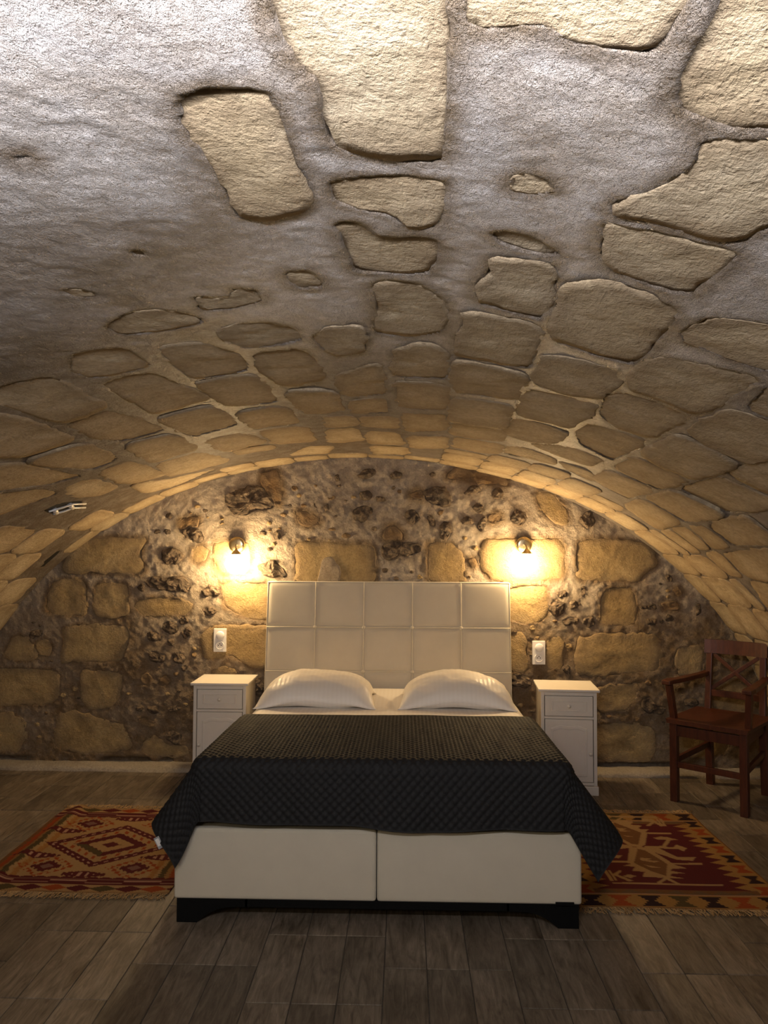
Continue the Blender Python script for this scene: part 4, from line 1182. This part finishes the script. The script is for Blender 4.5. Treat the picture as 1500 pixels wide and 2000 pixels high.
RP = [
 ('t', [(265,526),(480,530),(480,545),(265,540)]), ('t', [(640,540),(1010,543),(1010,556),(640,552)]),
 ('t', [(350,688),(1155,699),(1155,711),(350,699)]), ('t', [(615,317),(800,321),(800,332),(615,328)]), ('t', [(330,197),(690,203),(690,212),(330,206)]),
 ('t', [(360,240),(430,230),(600,305),(625,325),(600,410),(570,428),(490,422),(375,350)]), ('b', [(378,246),(580,320),(550,408),(505,405),(372,330)]),
 ('t', [(480,428),(605,428),(785,540),(772,655),(735,660),(620,605),(500,552),(465,545)]), ('b', [(542,440),(592,450),(757,552),(742,640),(620,600),(512,542)]),
 ('t', [(595,420),(720,418),(760,372),(690,371),(665,358),(720,349),(765,352),(845,372),(790,376),(748,424),(800,428),(830,408),(862,420),(905,435),(875,458),(840,442),(700,436),(825,498),(965,500),(940,527),(820,518),(590,440)]),
 ('t', [(340,392),(400,402),(510,418),(500,432),(405,442),(372,488),(430,490),(400,512),(258,494),(312,480),(352,432),(305,430)]),
 ('t', [(515,545),(435,568),(520,573),(498,606),(590,609),(568,646),(665,650),(720,656),(650,610)]),
 ('t', [(778,545),(897,580),(795,586),(772,600),(885,616),(785,622),(764,637),(882,656),(735,652)]),
 ('t', [(655,702),(730,645),(755,650),(858,702),(830,704),(742,664),(690,704)]),
 ('t', [(425,232),(520,240),(500,262),(585,268),(552,294),(638,296),(612,314),(585,312)]), ('t', [(378,234),(432,202),(448,206),(402,238)]),
 ('t', [(285,597),(312,599),(362,676),(332,680)]), ('t', [(320,597),(340,599),(385,672),(368,676)]),
 ('t', [(348,632),(405,600),(424,604),(390,632),(505,676),(470,682)]), ('t', [(425,642),(470,628),(525,641),(480,658)]),
 ('t', [(702,216),(722,217),(768,274),(746,274)]), ('t', [(680,216),(694,217),(742,272),(724,273)]),
 ('t', [(578,213),(650,220),(742,270),(725,277),(672,248),(642,272),(612,270),(650,242),(578,238)]),
 ('b', [(570,500),(690,528),(660,540),(590,530)]), ('t', [(555,505),(640,510),(610,522),(700,530),(660,540),(560,525)]), ('t', [(590,558),(680,572),(720,580),(640,580)]),
 ('t', [(400,285),(470,292),(450,303),(520,312),(430,312)]), ('t', [(440,340),(520,350),(480,352)]),
]
RPF = [(c, [tuple(at_z(1100 + x / 3.75, 1540 + y / 3.75, 0.008).to_2d()) for x, y in P_]) for c, P_ in RP]
def paint_right(x, y, u, v):
    col = np.empty(u.shape + (3,)); col[:] = GOLD
    n1 = fbm(u * 8, v * 8, 41, 3); col *= (1 + 0.12 * n1)[..., None]
    uu, vv = np.minimum(u, 1 - u), np.minimum(v, 1 - v)
    saw = np.abs((v * 17) % 1 - 0.5) * 2
    lay(col, (uu > 0.115 + 0.075 * saw) & (vv > 0.12), MAROON)
    lay(col, (uu > 0.235), MAROON)
    lay(col, (vv < 0.118), GOLD)
    lay(col, (vv > 0.106) & (vv < 0.112), PINK)
    lay(col, (vv >= 0.112) & (vv < 0.150) & (uu > 0.10), BROWN); lay(col, (vv >= 0.118) & (vv < 0.148) & (np.abs((u * 9) % 1 - .5) * 2 < (0.148 - vv) / 0.03) & (uu > .1), (0.16, 0.10, 0.05))
    # hourglass motifs of the border
    def hour(a, b, ca, ha, hb_): return (np.abs(a - ca) < ha * (0.28 + 0.72 * np.round(np.abs(b) / hb_ * 3) / 3)) & (np.abs(b) < hb_)
    for k_ in range(7):
        cu = (k_ + 0.5) / 7; c = (DARK, RUST, DARK, OLIVE)[k_ % 4]
        lay(col, hour(u, vv - 0.055, cu, 0.055, 0.042), c)
    for k_ in range(1, 9):
        cv = (k_ + 0.5) / 10; c = (DARK, RUST)[k_ % 2]
        lay(col, hour(v, uu - 0.062, cv, 0.042, 0.045) if False else ((np.abs(v - cv) < 0.036) & (np.abs(uu - 0.06) < 0.045 * (0.3 + 0.7 * np.abs(v - cv) / 0.036))), c)
    lay(col, uu < 0.012, BROWN); lay(col, vv < 0.008, (0.34, 0.20, 0.09))
    for c, P_ in RPF: lay(col, in_poly(x, y, P_), TAN if c == 't' else BROWN)
    return col
rug('kilim_rug', -1.893, -1.000, 3.35, 4.40, paint_left, lambda X, Y: 0.018 * np.exp(-((X - 0.085) / 0.035) ** 2), 'tan kilim rug with a stepped maroon diamond medallion beside the bed')
rug('kilim_rug', 0.725, 1.605, 3.29, 4.44, paint_right, lambda X, Y: 0 * X, 'dark red kilim rug with hooked tan motifs and gold border beside the bed')

# ------------------------------------------------------------------ armchair
def armchair():
    fl, fr, rl, rr = at_z(1322, 1561, 0), at_z(1451, 1590, 0), at_z(1385, 1535, 0), at_z(1494, 1560, 0)
    ang = math.atan2(fr.y - fl.y, fr.x - fl.x)
    c = (fl + fr + rl + rr) / 4
    t = empty('armchair', 'dark reddish wooden armchair with crossed backrest standing on the tiles', 'chair', (c.x, c.y, 0), ang)
    wf = (fr - fl).length / 2; dp = 0.225; wr = wf
    wf, wr = 0.196, 0.162
    k = 0.042; S = 0.455
    m = M_CHAIR
    # front legs rise to carry the arms; rear legs run up into the back, leaning
    for s in (-1, 1):
        bar('leg', (s * wf, -dp, 0), (s * wf, -dp, S - 0.004), k, k, m, t)
        bm = bmesh.new(); add_bar(bm, (s * wr, dp + 0.03, 0), (s * wr, dp, S), k, k); add_bar(bm, (s * wr, dp, S), (s * (wr - 0.004), dp + 0.045, 0.885), k * 0.85, k * 0.8)
        bm_obj('leg', bm, m, t)
        bar('side_stretcher', (s * wf, -dp, 0.235), (s * wr, dp + 0.012, 0.255), 0.022, 0.034, m, t, (1, 0, 0))
        bar('side_apron', (s * wf, -dp, S - 0.045), (s * wr, dp, S - 0.045), 0.022, 0.06, m, t)
        bar('arm_post', (s * (wf + 0.012), -dp + 0.035, S - 0.004), (s * (wf + 0.03), -dp + 0.005, 0.675), 0.032, 0.042, m, t)
        bm = bmesh.new()
        pts = [(-dp - 0.045, 0.688), (-dp + 0.02, 0.690), (-dp + 0.14, 0.686), (dp - 0.04, 0.688), (dp + 0.03, 0.696)]
        V, F = [], []
        for i, (y, z) in enumerate(pts):
            hw_ = (0.026, 0.031, 0.027, 0.024, 0.020)[i]
            for dx, dz in ((-hw_, -0.013), (hw_, -0.013), (hw_, 0.013), (-hw_, 0.013)): V.append((s * (wf + 0.030 + (wr + 0.010 - wf - 0.030) * (0, 0, 0.25, 0.75, 1.0)[i]) + dx, y, z + dz))
        for i in range(len(pts) - 1):
            for j in range(4): F.append((i * 4 + j, i * 4 + (j + 1) % 4, i * 4 + 4 + (j + 1) % 4, i * 4 + 4 + j))
        F += [(3, 2, 1, 0), tuple(len(V) - 4 + j for j in range(4))]
        o = mesh_obj('armrest', V, F, m, t); bm.free()
        bv = o.modifiers.new('bev', 'BEVEL'); bv.width = 0.005; bv.segments = 2
    bar('front_stretcher', (-wf, -dp + 0.0, 0.215), (wf, -dp + 0.0, 0.215), 0.034, 0.022, m, t, (0, 0, 1))
    bar('front_apron', (-wf, -dp, S - 0.045), (wf, -dp, S - 0.045), 0.06, 0.022, m, t, (0, 0, 1))
    bar('rear_apron', (-wr, dp, S - 0.045), (wr, dp, S - 0.045), 0.06, 0.022, m, t, (0, 0, 1))
    # dished seat
    n_ = 16; P = np.zeros((n_, n_, 3)); B = np.zeros((n_, n_, 3))
    for i in range(n_):
        for j in range(n_):
            a_, b_ = -1 + 2 * i / (n_ - 1), -1 + 2 * j / (n_ - 1)
            x = a_ * (wf + 0.035); y = b_ * (dp + 0.02) - 0.02
            dish = -0.010 * max(0, 1 - abs(a_) ** 4) * max(0, 1 - abs(b_) ** 4)
            P[i, j] = (x, y, S + 0.024 + dish); B[i, j] = (x * 0.97, y, S)
    f = grid_faces(n_, n_); nvt = n_ * n_
    ring = [i * n_ for i in range(n_)] + [(n_ - 1) * n_ + j for j in range(1, n_)] + [i * n_ + n_ - 1 for i in range(n_ - 2, -1, -1)] + [j for j in range(n_ - 2, 0, -1)]
    rim = np.array([(ring[q_], ring[(q_ + 1) % len(ring)], ring[(q_ + 1) % len(ring)] + nvt, ring[q_] + nvt) for q_ in range(len(ring))])
    big_mesh('seat', np.vstack([P.reshape(-1, 3), B.reshape(-1, 3)]), np.vstack([f[:, ::-1], f + nvt, rim]), m, t, False)
    def bp(x, z): return (x, dp + 0.045 * (z - S) / (0.90 - S), z)
    # top rail, gently bowed
    V, F = [], []
    nn = 11
    for i in range(nn):
        a_ = -1 + 2 * i / (nn - 1); x = a_ * (wr + 0.024); bow = 0.018 * (1 - a_ * a_)
        for z, dy in ((0.820, -0.012), (0.820, 0.012), (0.904, 0.014), (0.904, -0.010)):
            p = bp(x, z); V.append((p[0], p[1] + dy - 0.012 + bow, p[2]))
    for i in range(nn - 1):
        for j in range(4): F.append((i * 4 + j, i * 4 + (j + 1) % 4, i * 4 + 4 + (j + 1) % 4, i * 4 + 4 + j))
    F += [(3, 2, 1, 0), tuple(len(V) - 4 + j for j in range(4))]
    mesh_obj('top_rail', V, F, m, t)
    bar('lower_rail', bp(-wr, 0.575), bp(wr, 0.575), 0.040, 0.020, m, t, (0, 0, 1))
    bar('cross_slat', bp(-wr + 0.015, 0.598), bp(wr - 0.015, 0.825), 0.024, 0.014, m, t, (1, 0, -1))
    bar('cross_slat', bp(wr - 0.015, 0.598), bp(-wr + 0.015, 0.825), 0.024, 0.014, m, t, (1, 0, 1))
    return t
armchair()
